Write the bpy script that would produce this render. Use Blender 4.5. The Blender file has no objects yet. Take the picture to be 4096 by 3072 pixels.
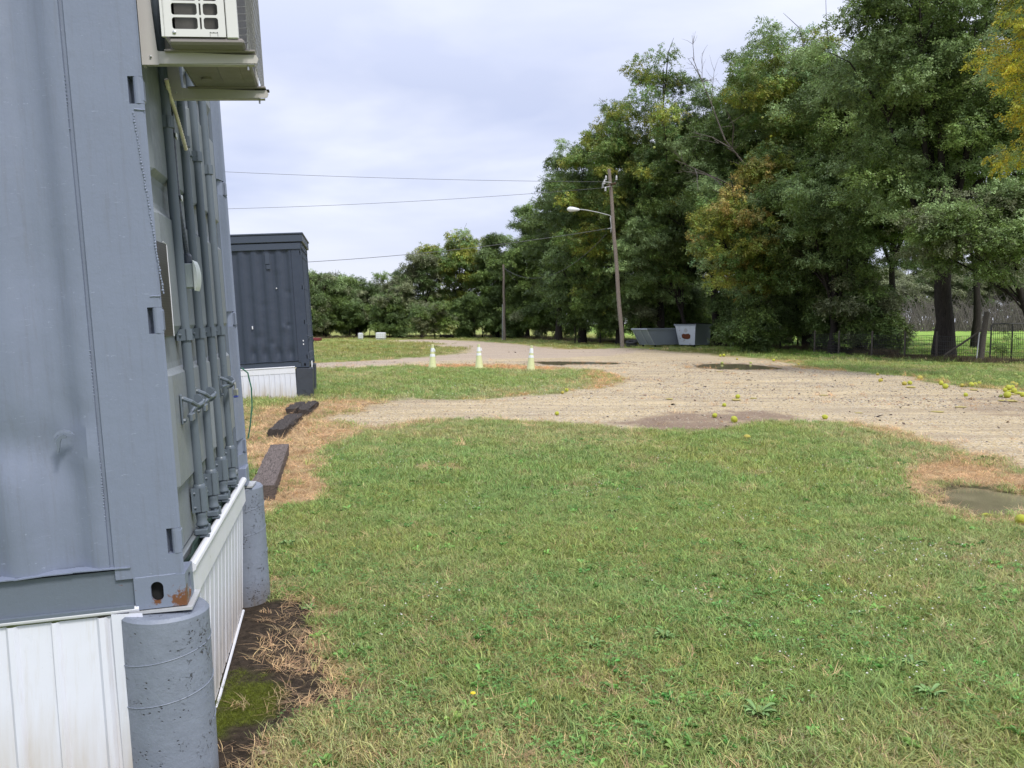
import bpy, math, random
import numpy as np
from mathutils import Vector, Matrix

random.seed(7)
rng = np.random.default_rng(11)
S = bpy.context.scene
COL = S.collection
R = math.radians

# ------------------------------------------------------------------ camera, world, sun, exposure
FPX, PITCH, CAMZ = 3460.0, math.atan(0.0712), 1.78
cd = bpy.data.cameras.new('camera')
cam = bpy.data.objects.new('camera', cd); COL.objects.link(cam)
cam.location = (0, 0, CAMZ)
cam.rotation_euler = (math.pi / 2 - PITCH, 0, 0)
cd.sensor_width = 36.0; cd.lens = 36.0 * FPX / 4096.0
cd.clip_start = 0.05; cd.clip_end = 3000
S.camera = cam

W = bpy.data.worlds.new('World'); S.world = W; W.use_nodes = True
SUN_EL, SUN_AZ = R(52), R(145)       # azimuth clockwise from +Y (the view direction)


def build_world():
    nt = W.node_tree; nt.nodes.clear(); N = nt.nodes.new; L = nt.links.new
    out = N('ShaderNodeOutputWorld')
    sky = N('ShaderNodeTexSky'); sky.sky_type = 'NISHITA'; sky.sun_disc = False
    sky.sun_elevation = SUN_EL; sky.sun_rotation = SUN_AZ
    bg1 = N('ShaderNodeBackground'); bg1.inputs[1].default_value = 0.05
    L(sky.outputs[0], bg1.inputs[0])
    tc = N('ShaderNodeTexCoord')
    mp = N('ShaderNodeMapping'); mp.inputs['Scale'].default_value = (1.1, 1.1, 3.2)
    mp.inputs['Location'].default_value = (2.3, 0.4, 0.62)
    L(tc.outputs['Generated'], mp.inputs[0])
    n1 = N('ShaderNodeTexNoise'); n1.inputs['Scale'].default_value = 2.1; n1.inputs['Detail'].default_value = 5
    n1.inputs['Roughness'].default_value = 0.5; n1.inputs['Distortion'].default_value = 0.25
    L(mp.outputs[0], n1.inputs['Vector'])
    cr = N('ShaderNodeValToRGB'); e = cr.color_ramp.elements
    e[0].position = 0.40; e[0].color = (0.315, 0.355, 0.50, 1)
    e[1].position = 0.62; e[1].color = (0.525, 0.545, 0.62, 1)
    m = e.new(0.52); m.color = (0.415, 0.445, 0.56, 1)
    L(n1.outputs['Fac'], cr.inputs[0])
    sep = N('ShaderNodeSeparateXYZ'); L(tc.outputs['Generated'], sep.inputs[0])
    # pale band near the horizon, brighter overcast high up
    hr = N('ShaderNodeMapRange'); hr.inputs[1].default_value = 0.02; hr.inputs[2].default_value = 0.15
    hr.inputs[3].default_value = 0.75; hr.inputs[4].default_value = 0.0
    L(sep.outputs['Z'], hr.inputs[0])
    mx = N('ShaderNodeMixRGB'); mx.inputs[2].default_value = (0.53, 0.54, 0.60, 1)
    L(hr.outputs[0], mx.inputs[0]); L(cr.outputs[0], mx.inputs[1])
    # upper sky paler than the lavender band, as overcast skies are
    up = N('ShaderNodeMapRange'); up.inputs[1].default_value = 0.16; up.inputs[2].default_value = 0.42
    up.inputs[3].default_value = 0.0; up.inputs[4].default_value = 0.75
    L(sep.outputs['Z'], up.inputs[0])
    mx2 = N('ShaderNodeMixRGB'); mx2.inputs[2].default_value = (0.485, 0.505, 0.585, 1)
    L(up.outputs[0], mx2.inputs[0]); L(mx.outputs[0], mx2.inputs[1])
    st = N('ShaderNodeMapRange'); st.inputs[1].default_value = 0.25; st.inputs[2].default_value = 1.0
    st.inputs[3].default_value = 1.0; st.inputs[4].default_value = 1.8
    L(sep.outputs['Z'], st.inputs[0])
    bg2 = N('ShaderNodeBackground'); L(mx2.outputs[0], bg2.inputs[0]); L(st.outputs[0], bg2.inputs[1])
    add = N('ShaderNodeMixShader'); add.inputs[0].default_value = 0.88; L(bg1.outputs[0], add.inputs[1]); L(bg2.outputs[0], add.inputs[2])
    L(add.outputs[0], out.inputs[0])


build_world()
sl = bpy.data.lights.new('sun', 'SUN'); sl.energy = 1.5; sl.angle = R(11); sl.color = (1.0, 0.965, 0.9)
sun = bpy.data.objects.new('sun', sl); COL.objects.link(sun)
sd = Vector((math.sin(SUN_AZ) * math.cos(SUN_EL), math.cos(SUN_AZ) * math.cos(SUN_EL), math.sin(SUN_EL)))
sun.rotation_euler = sd.to_track_quat('Z', 'Y').to_euler()
S.view_settings.view_transform = 'Standard'; S.view_settings.look = 'None'
S.view_settings.exposure = 0.95; S.view_settings.gamma = 1.0; S.view_settings.use_curve_mapping = False
S.render.engine = 'CYCLES'
S.cycles.max_bounces = 6; S.cycles.diffuse_bounces = 3; S.cycles.transparent_max_bounces = 4

# ------------------------------------------------------------------ survey helpers
cp, sp_ = math.cos(PITCH), math.sin(PITCH)
FWD = np.array([0, cp, -sp_]); UPV = np.array([0, sp_, cp]); RGT = np.array([1.0, 0, 0])


def ray(px, py): return FWD + RGT * ((px - 2048) / FPX) - UPV * ((py - 1536) / FPX)


def gp(px, py, z=0.0):               # survey point of the photograph on the level z
    d = ray(px, py); t = (z - CAMZ) / d[2]
    return np.array([0, 0, CAMZ]) + d * t


def at(px, py, depth):               # survey point at a known distance along +Y
    d = ray(px, py); return np.array([0, 0, CAMZ]) + d * (depth / d[1])


def gpoly(pts): return np.array([gp(a, b)[:2] for a, b in pts])


# ------------------------------------------------------------------ numpy noise
def hash2(ix, iy, s):
    h = (ix * 374761393 + iy * 668265263 + s * 1274126177) & 0xffffffff
    h = ((h ^ (h >> 13)) * 1274126177) & 0xffffffff
    return ((h ^ (h >> 16)) & 0xffff) / 65535.0


def noise2(x, y, s=0):
    x = np.asarray(x, float); y = np.asarray(y, float)
    ix = np.floor(x).astype(np.int64); iy = np.floor(y).astype(np.int64)
    fx = x - ix; fy = y - iy; u = fx * fx * (3 - 2 * fx); v = fy * fy * (3 - 2 * fy)
    a = hash2(ix, iy, s); b = hash2(ix + 1, iy, s); c = hash2(ix, iy + 1, s); d = hash2(ix + 1, iy + 1, s)
    return (a * (1 - u) + b * u) * (1 - v) + (c * (1 - u) + d * u) * v


def fbm(x, y, s=0, o=4):
    t = 0; a = .5; n = 0
    for i in range(o):
        t = t + a * noise2(x, y, s + i * 17); n += a; a *= .5; x = x * 2.03 + 5.1; y = y * 2.03 + 1.7
    return t / n


def sdist(px, py, poly):             # signed distance to polygon, positive inside
    x = px; y = py; n = len(poly); d2 = np.full(x.shape, 1e18); ins = np.zeros(x.shape, bool)
    for i in range(n):
        ax, ay = poly[i]; bx, by = poly[(i + 1) % n]
        ex, ey = bx - ax, by - ay; L = ex * ex + ey * ey + 1e-12
        t = np.clip(((x - ax) * ex + (y - ay) * ey) / L, 0, 1)
        d2 = np.minimum(d2, (x - ax - t * ex) ** 2 + (y - ay - t * ey) ** 2)
        c = ((ay > y) != (by > y)) & (x < (bx - ax) * (y - ay) / ((by - ay) if abs(by - ay) > 1e-12 else 1e-12) + ax)
        ins ^= c
    return np.where(ins, 1, -1) * np.sqrt(d2)


def sstep(a, b, x):
    t = np.clip((x - a) / (b - a), 0, 1); return t * t * (3 - 2 * t)


# ------------------------------------------------------------------ mesh builder
class MB:
    def __init__(s): s.v = []; s.f = []

    def add(s, vs, fs):
        o = len(s.v); s.v.extend([tuple(map(float, p)) for p in vs]); s.f.extend([tuple(i + o for i in f) for f in fs]); return s

    def box(s, lo, hi, M=None):
        x0, y0, z0 = lo; x1, y1, z1 = hi
        vs = [(x0, y0, z0), (x1, y0, z0), (x1, y1, z0), (x0, y1, z0), (x0, y0, z1), (x1, y0, z1), (x1, y1, z1), (x0, y1, z1)]
        if M is not None: vs = [tuple(M @ Vector(p)) for p in vs]
        return s.add(vs, [(0, 3, 2, 1), (4, 5, 6, 7), (0, 1, 5, 4), (1, 2, 6, 5), (2, 3, 7, 6), (3, 0, 4, 7)])

    def rbox(s, lo, hi, r=.004, M=None):         # chamfered box
        lo = list(lo); hi = list(hi); r = min(r, min(hi[i] - lo[i] for i in range(3)) * .45)
        vs = []; idx = {}
        for ax in range(3):
            for k in range(8):
                b = [(k >> i) & 1 for i in range(3)]
                p = [(lo[i] + (0 if i == ax else r)) if not b[i] else (hi[i] - (0 if i == ax else r)) for i in range(3)]
                idx[(ax, tuple(b))] = len(vs); vs.append(p)
        fs = []
        for ax in range(3):
            u, w = (ax + 1) % 3, (ax + 2) % 3
            for sgn in (0, 1):
                q = []
                for bu, bw in ((0, 0), (1, 0), (1, 1), (0, 1)):
                    b = [0, 0, 0]; b[ax] = sgn; b[u] = bu; b[w] = bw; q.append(idx[(ax, tuple(b))])
                fs.append(tuple(q if sgn else q[::-1]))
            for bu in (0, 1):
                for bw in (0, 1):
                    b0 = [0, 0, 0]; b0[u] = bu; b0[w] = bw; b1 = list(b0); b1[ax] = 1
                    q = [idx[(u, tuple(b0))], idx[(u, tuple(b1))], idx[(w, tuple(b1))], idx[(w, tuple(b0))]]
                    fs.append(tuple(q if bu == bw else q[::-1]))
        for k in range(8):
            b = tuple((k >> i) & 1 for i in range(3)); q = [idx[(0, b)], idx[(1, b)], idx[(2, b)]]
            fs.append(tuple(q if sum(b) % 2 else q[::-1]))
        if M is not None: vs = [tuple(M @ Vector(p)) for p in vs]
        return s.add(vs, fs)

    def tube(s, pts, rad, n=10, cap=True):
        pts = [Vector(p) for p in pts]; m = len(pts)
        if not hasattr(rad, '__len__'): rad = [rad] * m
        vs = []; ref = None
        for i, p in enumerate(pts):
            t = (pts[min(i + 1, m - 1)] - pts[max(i - 1, 0)])
            if t.length < 1e-9: t = Vector((0, 0, 1))
            t.normalize()
            if ref is None: ref = Vector((1, 0, 0)) if abs(t.x) < .8 else Vector((0, 1, 0))
            a = (ref - t * ref.dot(t))
            if a.length < 1e-6: a = t.orthogonal()
            a.normalize(); b = t.cross(a); ref = a
            for k in range(n):
                an = 2 * math.pi * k / n; vs.append(p + (a * math.cos(an) + b * math.sin(an)) * rad[i])
        fs = []
        for i in range(m - 1):
            for k in range(n):
                k2 = (k + 1) % n; fs.append((i * n + k, i * n + k2, (i + 1) * n + k2, (i + 1) * n + k))
        if cap: fs.append(tuple(range(n))[::-1]); fs.append(tuple((m - 1) * n + k for k in range(n)))
        return s.add(vs, fs)

    def lathe(s, c, prof, n=24, M=None):         # prof: (r, z)
        vs = []; fs = []; m = len(prof)
        for r, z in prof:
            for k in range(n):
                a = 2 * math.pi * k / n; p = Vector((c[0] + r * math.cos(a), c[1] + r * math.sin(a), c[2] + z))
                vs.append(tuple(M @ p) if M is not None else tuple(p))
        for i in range(m - 1):
            for k in range(n):
                k2 = (k + 1) % n; fs.append((i * n + k, i * n + k2, (i + 1) * n + k2, (i + 1) * n + k))
        fs.append(tuple(range(n))[::-1]); fs.append(tuple((m - 1) * n + k for k in range(n)))
        return s.add(vs, fs)

    def prism(s, poly, ax, a, b, M=None):        # polygon extruded along axis ax from a to b
        n = len(poly); vs = []
        for t in (a, b):
            for u, w in poly:
                p = {0: (t, u, w), 1: (u, t, w), 2: (u, w, t)}[ax]
                vs.append(tuple(M @ Vector(p)) if M is not None else p)
        fs = [tuple(range(n))[::-1], tuple(range(n, 2 * n))] + [(i, (i + 1) % n, n + (i + 1) % n, n + i) for i in range(n)]
        return s.add(vs, fs)

    def grid(s, P):                              # P: array (m, n, 3)
        m, n = P.shape[:2]
        return s.add(P.reshape(-1, 3), [(i * n + j, i * n + j + 1, (i + 1) * n + j + 1, (i + 1) * n + j) for i in range(m - 1) for j in range(n - 1)])

    def build(s, name, mat, parent=None, smooth=False, fix=True):
        me = bpy.data.meshes.new(name); me.from_pydata(s.v, [], s.f)
        if fix:
            import bmesh
            bm = bmesh.new(); bm.from_mesh(me); bmesh.ops.recalc_face_normals(bm, faces=bm.faces); bm.to_mesh(me); bm.free()
        me.materials.append(mat)
        if smooth:
            me.polygons.foreach_set('use_smooth', [True] * len(me.polygons))
            try: me.set_sharp_from_angle(angle=R(38))
            except Exception: pass
        o = bpy.data.objects.new(name, me); COL.objects.link(o)
        if parent is not None: o.parent = parent
        return o


def fast_mesh(name, V, F, mat=None, smooth=False):
    V = np.asarray(V, np.float32); F = np.asarray(F, np.int32); me = bpy.data.meshes.new(name)
    me.vertices.add(len(V)); me.vertices.foreach_set('co', V.ravel())
    k = F.shape[1]; me.loops.add(F.size); me.loops.foreach_set('vertex_index', F.ravel())
    me.polygons.add(len(F)); me.polygons.foreach_set('loop_start', np.arange(len(F), dtype=np.int32) * k)
    me.polygons.foreach_set('loop_total', np.full(len(F), k, np.int32))
    if smooth: me.polygons.foreach_set('use_smooth', np.ones(len(F), bool))
    me.update(calc_edges=True)
    if mat: me.materials.append(mat)
    return me


def link(name, me, parent=None):
    o = bpy.data.objects.new(name, me); COL.objects.link(o)
    if parent is not None: o.parent = parent
    return o


def tag(o, label=None, cat=None, group=None, kind=None):
    if label: o['label'] = label
    if cat: o['category'] = cat
    if group: o['group'] = group
    if kind: o['kind'] = kind
    return o


def thing(name, label, cat, loc=(0, 0, 0), rz=0, group=None):
    o = bpy.data.objects.new(name, None); COL.objects.link(o); o.location = loc; o.rotation_euler = (0, 0, rz)
    return tag(o, label, cat, group)


def clone(o, parent=None):
    c = o.copy(); COL.objects.link(c); c.parent = parent
    for ch in list(o.children): clone(ch, c)
    return c


# ------------------------------------------------------------------ materials
class NT:
    def __init__(s, name):
        s.m = bpy.data.materials.new(name); s.m.use_nodes = True; s.t = s.m.node_tree; s.t.nodes.clear()
        s.out = s.N('ShaderNodeOutputMaterial'); s.tc = s.N('ShaderNodeTexCoord')

    def N(s, k, **kw):
        n = s.t.nodes.new(k)
        for a, b in kw.items(): setattr(n, a, b)
        return n

    def L(s, a, b): s.t.links.new(a, b)

    def sock(s, v, inp):
        if hasattr(v, 'node') or isinstance(v, bpy.types.NodeSocket): s.L(v, inp)
        else:
            try: inp.default_value = v
            except Exception: inp.default_value = tuple(v) + (1,)

    def map(s, scale=(1, 1, 1), loc=(0, 0, 0), coord='Object'):
        n = s.N('ShaderNodeMapping'); n.inputs['Scale'].default_value = scale; n.inputs['Location'].default_value = loc
        s.L(s.tc.outputs[coord], n.inputs[0]); return n.outputs[0]

    def noise(s, scale=5, detail=4, rough=.55, vec=None, dist=0):
        n = s.N('ShaderNodeTexNoise'); n.inputs['Scale'].default_value = scale; n.inputs['Detail'].default_value = detail
        n.inputs['Roughness'].default_value = rough; n.inputs['Distortion'].default_value = dist
        s.L(vec if vec is not None else s.tc.outputs['Object'], n.inputs['Vector']); return n.outputs['Fac']

    def voro(s, scale=5, vec=None, feature='F1', out='Distance'):
        n = s.N('ShaderNodeTexVoronoi'); n.feature = feature; n.inputs['Scale'].default_value = scale
        s.L(vec if vec is not None else s.tc.outputs['Object'], n.inputs['Vector']); return n.outputs[out]

    def rng(s, v, a, b, c=0., d=1.):
        n = s.N('ShaderNodeMapRange'); s.L(v, n.inputs[0])
        for i, q in enumerate((a, b, c, d)): n.inputs[i + 1].default_value = q
        return n.outputs[0]

    def mix(s, f, a, b, mode='MIX'):
        n = s.N('ShaderNodeMixRGB', blend_type=mode); s.sock(f, n.inputs[0]); s.sock(a, n.inputs[1]); s.sock(b, n.inputs[2]); return n.outputs[0]

    def math(s, op, a, b=0.):
        n = s.N('ShaderNodeMath', operation=op); s.sock(a, n.inputs[0]); s.sock(b, n.inputs[1]); return n.outputs[0]

    def attr(s, name, typ='GEOMETRY', out='Color'):
        n = s.N('ShaderNodeAttribute'); n.attribute_name = name; n.attribute_type = typ; return n.outputs[out]

    def bump(s, h, st=.3, d=.01, prev=None):
        n = s.N('ShaderNodeBump'); n.inputs['Strength'].default_value = st; n.inputs['Distance'].default_value = d
        s.L(h, n.inputs['Height'])
        if prev is not None: s.L(prev, n.inputs['Normal'])
        return n.outputs[0]

    def bsdf(s, col, rough=.5, metal=0., normal=None, spec=.5, coat=0.):
        n = s.N('ShaderNodeBsdfPrincipled'); s.sock(col, n.inputs['Base Color']); s.sock(rough, n.inputs['Roughness'])
        n.inputs['Metallic'].default_value = metal; n.inputs['Specular IOR Level'].default_value = spec
        if coat: n.inputs['Coat Weight'].default_value = coat
        if normal is not None: s.L(normal, n.inputs['Normal'])
        return n.outputs[0]

    def done(s, sh): s.L(sh, s.out.inputs[0]); return s.m


def paint(name, col, rough=.42, dirt=.35, rust=0.0, peel=.25, dirtcol=(.10, .085, .06), streak=0.0, dents=.0, scale=1.0, spec=.5):
    t = NT(name)
    big = t.noise(2.2 * scale, 5, .6); fine = t.noise(90 * scale, 3, .6); mid = t.noise(17 * scale, 6, .65)
    c = t.mix(t.rng(big, .35, .7, 0, .30), col, tuple(x * .80 for x in col))
    c = t.mix(t.rng(mid, .55, .75, 0, dirt * .5), c, tuple(x * .7 + .01 for x in col))
    st = t.noise(6 * scale, 5, .7, t.map((9, 9, .5)))
    if streak: c = t.mix(t.rng(st, .52, .78, 0, streak), c, dirtcol)
    # thin scuffs and chips
    sc = t.noise(30 * scale, 2, .5, t.map((1, 1, 5)), dist=1.5)
    c = t.mix(t.rng(sc, .70, .74, 0, dirt), c, tuple(min(1, x * 1.5 + .04) for x in col))
    if rust:
        rn = t.noise(7 * scale, 8, .75); c = t.mix(t.rng(rn, .66 - rust * .2, .70 - rust * .16, 0, .9), c, t.mix(mid, (.05, .018, .008), (.22, .075, .025)))
    h = t.math('ADD', t.math('MULTIPLY', fine, .25), t.math('MULTIPLY', mid, .8))
    nrm = t.bump(h, peel, .004)
    if dents: nrm = t.bump(t.noise(3.2, 2, .5), dents, .03, nrm)
    return t.done(t.bsdf(c, t.rng(mid, .3, .7, rough - .08, rough + .14), normal=nrm, spec=spec))


M_ = {}
M_['grey'] = paint('grey_container_paint', (.192, .222, .300), .38, .55, 0, .42, streak=.24, dents=.10)
M_['door'] = paint('door_grey_paint', (.20, .222, .240), .45, .30, 0, .25, streak=.22, dents=.12)
M_['bar'] = paint('bar_grey_paint', (.115, .140, .170), .34, .3, 0, .12)
M_['rail'] = paint('rail_grey_paint', (.135, .162, .205), .5, .35, .04, .4, streak=.12)
def paint_rusty(name, col, spots):
    m = paint(name, col, .42, .35, 0, .45, streak=.1); t = m.node_tree; b = [n for n in t.nodes if n.type == 'BSDF_PRINCIPLED'][0]; lk = b.inputs['Base Color'].links[0].from_socket
    tc = t.nodes.new('ShaderNodeTexCoord'); tot = None
    for (x, y, z), r in spots:
        v = t.nodes.new('ShaderNodeVectorMath'); v.operation = 'DISTANCE'; t.links.new(tc.outputs['Object'], v.inputs[0]); v.inputs[1].default_value = (x, y, z)
        q = t.nodes.new('ShaderNodeMapRange'); t.links.new(v.outputs['Value'], q.inputs[0]); q.inputs[1].default_value = r * .15; q.inputs[2].default_value = r; q.inputs[3].default_value = .34; q.inputs[4].default_value = 0
        if tot is None: tot = q.outputs[0]
        else:
            a = t.nodes.new('ShaderNodeMath'); a.operation = 'MAXIMUM'; t.links.new(tot, a.inputs[0]); t.links.new(q.outputs[0], a.inputs[1]); tot = a.outputs[0]
    n = t.nodes.new('ShaderNodeTexNoise'); n.inputs['Scale'].default_value = 38; n.inputs['Detail'].default_value = 8; n.inputs['Roughness'].default_value = .75; t.links.new(tc.outputs['Object'], n.inputs['Vector'])
    a = t.nodes.new('ShaderNodeMath'); a.operation = 'ADD'; t.links.new(tot, a.inputs[0]); t.links.new(n.outputs['Fac'], a.inputs[1])
    q = t.nodes.new('ShaderNodeMapRange'); t.links.new(a.outputs[0], q.inputs[0]); q.inputs[1].default_value = .66; q.inputs[2].default_value = .74
    mx = t.nodes.new('ShaderNodeMixRGB'); t.links.new(q.outputs[0], mx.inputs[0]); t.links.new(lk, mx.inputs[1]); mx.inputs[2].default_value = (.15, .06, .025, 1); t.links.new(mx.outputs[0], b.inputs['Base Color'])
    return m


M_['cast'] = paint_rusty('casting_grey_paint', (.188, .218, .290), [((0, 0, .02), .085), ((0, .10, .025), .03), ((.07, 0, .03), .05)])
M_['cast_unused'] = paint('casting_grey_paint', (.215, .258, .33), .42, .35, .42, .4, streak=.1)
M_['navy'] = paint('dark_navy_paint', (.040, .052, .078), .42, .3, 0, .25, streak=.12, dirtcol=(.09, .09, .085), dents=.25, spec=.4)
M_['navy2'] = paint('dark_navy_trim_paint', (.050, .064, .092), .38, .3, 0, .15)
M_['white'] = paint('white_skirting_metal', (.70, .715, .79), .33, .10, 0, .05, dirtcol=(.45, .38, .26), streak=.28)
def dirty_foot(m, z0, z1, col, amt):
    t = m.node_tree; b = [n for n in t.nodes if n.type == 'BSDF_PRINCIPLED'][0]; lk = b.inputs['Base Color'].links[0].from_socket
    tc = t.nodes.new('ShaderNodeTexCoord'); mp = t.nodes.new('ShaderNodeMapping'); mp.inputs['Scale'].default_value = (14, 14, 1.2); t.links.new(tc.outputs['Object'], mp.inputs[0])
    n = t.nodes.new('ShaderNodeTexNoise'); n.inputs['Scale'].default_value = 1.6; n.inputs['Detail'].default_value = 6; t.links.new(mp.outputs[0], n.inputs['Vector'])
    sx = t.nodes.new('ShaderNodeSeparateXYZ'); t.links.new(tc.outputs['Object'], sx.inputs[0])
    q = t.nodes.new('ShaderNodeMapRange'); t.links.new(sx.outputs['Z'], q.inputs[0]); q.inputs[1].default_value = z0; q.inputs[2].default_value = z1; q.inputs[3].default_value = 1; q.inputs[4].default_value = 0
    a = t.nodes.new('ShaderNodeMath'); a.operation = 'MULTIPLY'; t.links.new(q.outputs[0], a.inputs[0]); t.links.new(n.outputs['Fac'], a.inputs[1])
    q2 = t.nodes.new('ShaderNodeMapRange'); t.links.new(a.outputs[0], q2.inputs[0]); q2.inputs[1].default_value = .15; q2.inputs[2].default_value = .6; q2.inputs[4].default_value = amt
    mx = t.nodes.new('ShaderNodeMixRGB'); t.links.new(q2.outputs[0], mx.inputs[0]); t.links.new(lk, mx.inputs[1]); mx.inputs[2].default_value = col; t.links.new(mx.outputs[0], b.inputs['Base Color'])


dirty_foot(M_['white'], -.02, .62, (.42, .33, .20, 1), .75)
M_['wclean'] = paint('white_trim', (.72, .725, .77), .35, .08, 0, .05, dirtcol=(.5, .45, .36), streak=.12)
M_['ac'] = paint('air_conditioner_shell', (.68, .67, .65), .38, .06, 0, .05)
M_['acu'] = paint('air_conditioner_underside', (.26, .235, .225), .5, .25, 0, .1, streak=.2)
M_['brk'] = paint('beige_bracket_paint', (.52, .49, .47), .42, .15, 0, .1)
M_['galv'] = paint('galvanised_steel', (.42, .43, .44), .35, .3, 0, .1)
M_['dump'] = paint('dumpster_grey_paint', (.33, .37, .44), .5, .5, .05, .2, streak=.25, scale=.6)
M_['dumpf'] = paint('weathered_pale_dumpster_paint', (.55, .59, .64), .5, .5, .32, .2, streak=.25, scale=.5)
M_['boxg'] = paint('pale_grey_box', (.42, .47, .48), .4, .1, 0, .05)
M_['lid'] = paint('off_white_lid', (.62, .66, .64), .4, .1, 0, .05)
M_['red'] = paint('faded_red_paint', (.16, .02, .025), .5, .3, 0, .1)


def simple(name, col, rough=.5, metal=0, var=.2, scale=20, bump=.2, spec=.5):
    t = NT(name); n = t.noise(scale, 5, .6)
    c = t.mix(t.rng(n, .35, .7), tuple(x * (1 - var) for x in col), tuple(min(1, x * (1 + var)) for x in col))
    return t.done(t.bsdf(c, rough, metal, t.bump(n, bump, .003), spec))


M_['black'] = simple('black_rubber', (.015, .016, .018), .5)
M_['darkgap'] = simple('dark_interior', (.012, .012, .013), .9)
M_['darkcon'] = simple('dark_grey_conduit', (.045, .055, .075), .35)
M_['cream'] = simple('cream_corrugated_plastic', (.90, .76, .66), .45)
M_['steel'] = simple('bare_steel', (.5, .5, .48), .3, .9)
M_['green'] = simple('green_wire_insulation', (.03, .14, .09), .4)
M_['fan'] = simple('dark_coil', (.075, .07, .065), .6); M_['guard'] = simple('wire_guard_coating', (.22, .22, .21), .5)
M_['bluet'] = simple('blue_label', (.03, .05, .25), .4)
M_['tarp'] = simple('dark_green_mesh', (.012, .035, .025), .8, scale=200)
M_['plastic'] = simple('white_plastic_tank', (.72, .74, .76), .4)
M_['tyre'] = simple('tyre_rubber', (.018, .019, .022), .65, scale=60)
M_['wire'] = simple('wire_aluminium', (.10, .10, .11), .5)
M_['insul'] = simple('grey_porcelain', (.45, .46, .48), .25)
M_['lens'] = simple('lamp_lens', (.55, .57, .58), .15)
M_['iron'] = simple('dark_iron', (.02, .02, .02), .5)


def mat_placard():
    t = NT('printed_placard'); v = t.map((1, 1, 1))
    b = t.N('ShaderNodeTexBrick'); b.inputs['Scale'].default_value = 26; b.inputs['Mortar Size'].default_value = .03
    b.inputs['Color1'].default_value = (.022, .020, .018, 1); b.inputs['Color2'].default_value = (.035, .032, .028, 1); b.inputs['Mortar'].default_value = (.09, .085, .075, 1)
    sw = t.N('ShaderNodeSeparateXYZ'); t.L(v, sw.inputs[0]); cb = t.N('ShaderNodeCombineXYZ'); t.L(sw.outputs[0], cb.inputs[0]); t.L(sw.outputs[2], cb.inputs[1])
    t.L(cb.outputs[0], b.inputs['Vector'])
    return t.done(t.bsdf(t.mix(t.noise(30), b.outputs[0], (.03, .026, .024)), .4))


def mat_pier(name, col, dark):
    t = NT(name)
    p1 = t.voro(48, t.map((1, 1, 1.4))); n = t.noise(9, 6, .7); n2 = t.noise(45, 5, .7)
    pits = t.math('MULTIPLY', t.rng(p1, .12, .26, 1, 0), t.rng(n, .545, .58))
    big = t.math('MULTIPLY', t.rng(t.noise(34, 6, .75, dist=1.0), .585, .61), t.rng(t.noise(4.5, 3), .50, .58))
    pit = t.math('MAXIMUM', pits, big)
    c = t.mix(t.rng(n, .35, .7), col, tuple(x * .82 for x in col))
    c = t.mix(t.rng(t.noise(20, 5, .7, dist=2), .60, .70, 0, .35), c, tuple(x * 1.25 for x in col))
    c = t.mix(pit, c, dark)
    h = t.math('SUBTRACT', t.math('MULTIPLY', n2, .35), t.math('MULTIPLY', pit, 1.0))
    return t.done(t.bsdf(c, t.rng(n2, .3, .7, .38, .6), normal=t.bump(h, .7, .012)))


M_['pier'] = mat_pier('painted_concrete', (.205, .232, .290), (.05, .05, .055))
M_['pierd'] = mat_pier('dark_painted_concrete', (.045, .052, .068), (.02, .02, .022))
M_['placard'] = mat_placard()
dirty_foot(M_['pier'], -.02, .22, (.13, .105, .08, 1), .8)
dirty_foot(M_['pierd'], -.02, .25, (.09, .08, .065, 1), .6)


def mat_wood(name, c1, c2, sc=1.0, dirv=(1, 1, 1)):
    t = NT(name); v = t.map(dirv)
    g = t.noise(9 * sc, 8, .7, v, dist=.6); f = t.noise(40 * sc, 6, .7, v)
    cr = t.rng(t.noise(16 * sc, 3, .6, v, dist=1.2), .58, .66)
    c = t.mix(t.rng(g, .3, .7), c1, c2); c = t.mix(t.rng(f, .4, .7, 0, .5), c, tuple(x * .45 for x in c1))
    c = t.mix(cr, c, (.012, .010, .009))
    h = t.math('SUBTRACT', g, t.math('MULTIPLY', cr, .8))
    return t.done(t.bsdf(c, .85, normal=t.bump(h, .9, .012), spec=.2))


M_['tie'] = mat_wood('weathered_tie_wood', (.075, .060, .055), (.24, .195, .175), 1.0, (7, .7, 7))
M_['tied'] = mat_wood('charred_tie_wood', (.022, .019, .018), (.12, .10, .09), 1.0, (7, .7, 7))
M_['pole'] = mat_wood('grey_pole_wood', (.16, .13, .11), (.34, .29, .25), 1.0, (8, 8, .4))
M_['post'] = mat_wood('fence_post_wood', (.06, .052, .045), (.15, .13, .11), 1.0, (8, 8, .6))
M_['xarm'] = mat_wood('brown_crossarm_wood', (.06, .035, .02), (.14, .085, .05), 1.0, (3, 8, 8))
M_['bark'] = mat_wood('dark_bark', (.016, .013, .012), (.055, .046, .040), .5, (5, 5, .6))
M_['twig'] = mat_wood('grey_twigs', (.08, .07, .065), (.20, .175, .155), .5, (5, 5, .6))


def mat_leaf(name, trans=.28, var=.45, rough=.45):
    t = NT(name); tint = t.attr('tint', 'INSTANCER')
    geo = t.N('ShaderNodeNewGeometry'); r = geo.outputs['Random Per Island']
    hs = t.N('ShaderNodeHueSaturation'); hs.inputs['Saturation'].default_value = 1.0
    t.L(t.rng(r, 0, 1, .485, .515), hs.inputs['Hue']); t.L(t.rng(r, 0, 1, 1 - var, 1 + var), hs.inputs['Value']); t.L(tint, hs.inputs['Color'])
    p = t.bsdf(hs.outputs[0], rough, spec=.35)
    tr = t.N('ShaderNodeBsdfTranslucent'); t.L(hs.outputs[0], tr.inputs[0])
    m = t.N('ShaderNodeMixShader'); m.inputs[0].default_value = trans; t.L(p, m.inputs[1]); t.L(tr.outputs[0], m.inputs[2])
    return t.done(m.outputs[0])


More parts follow.
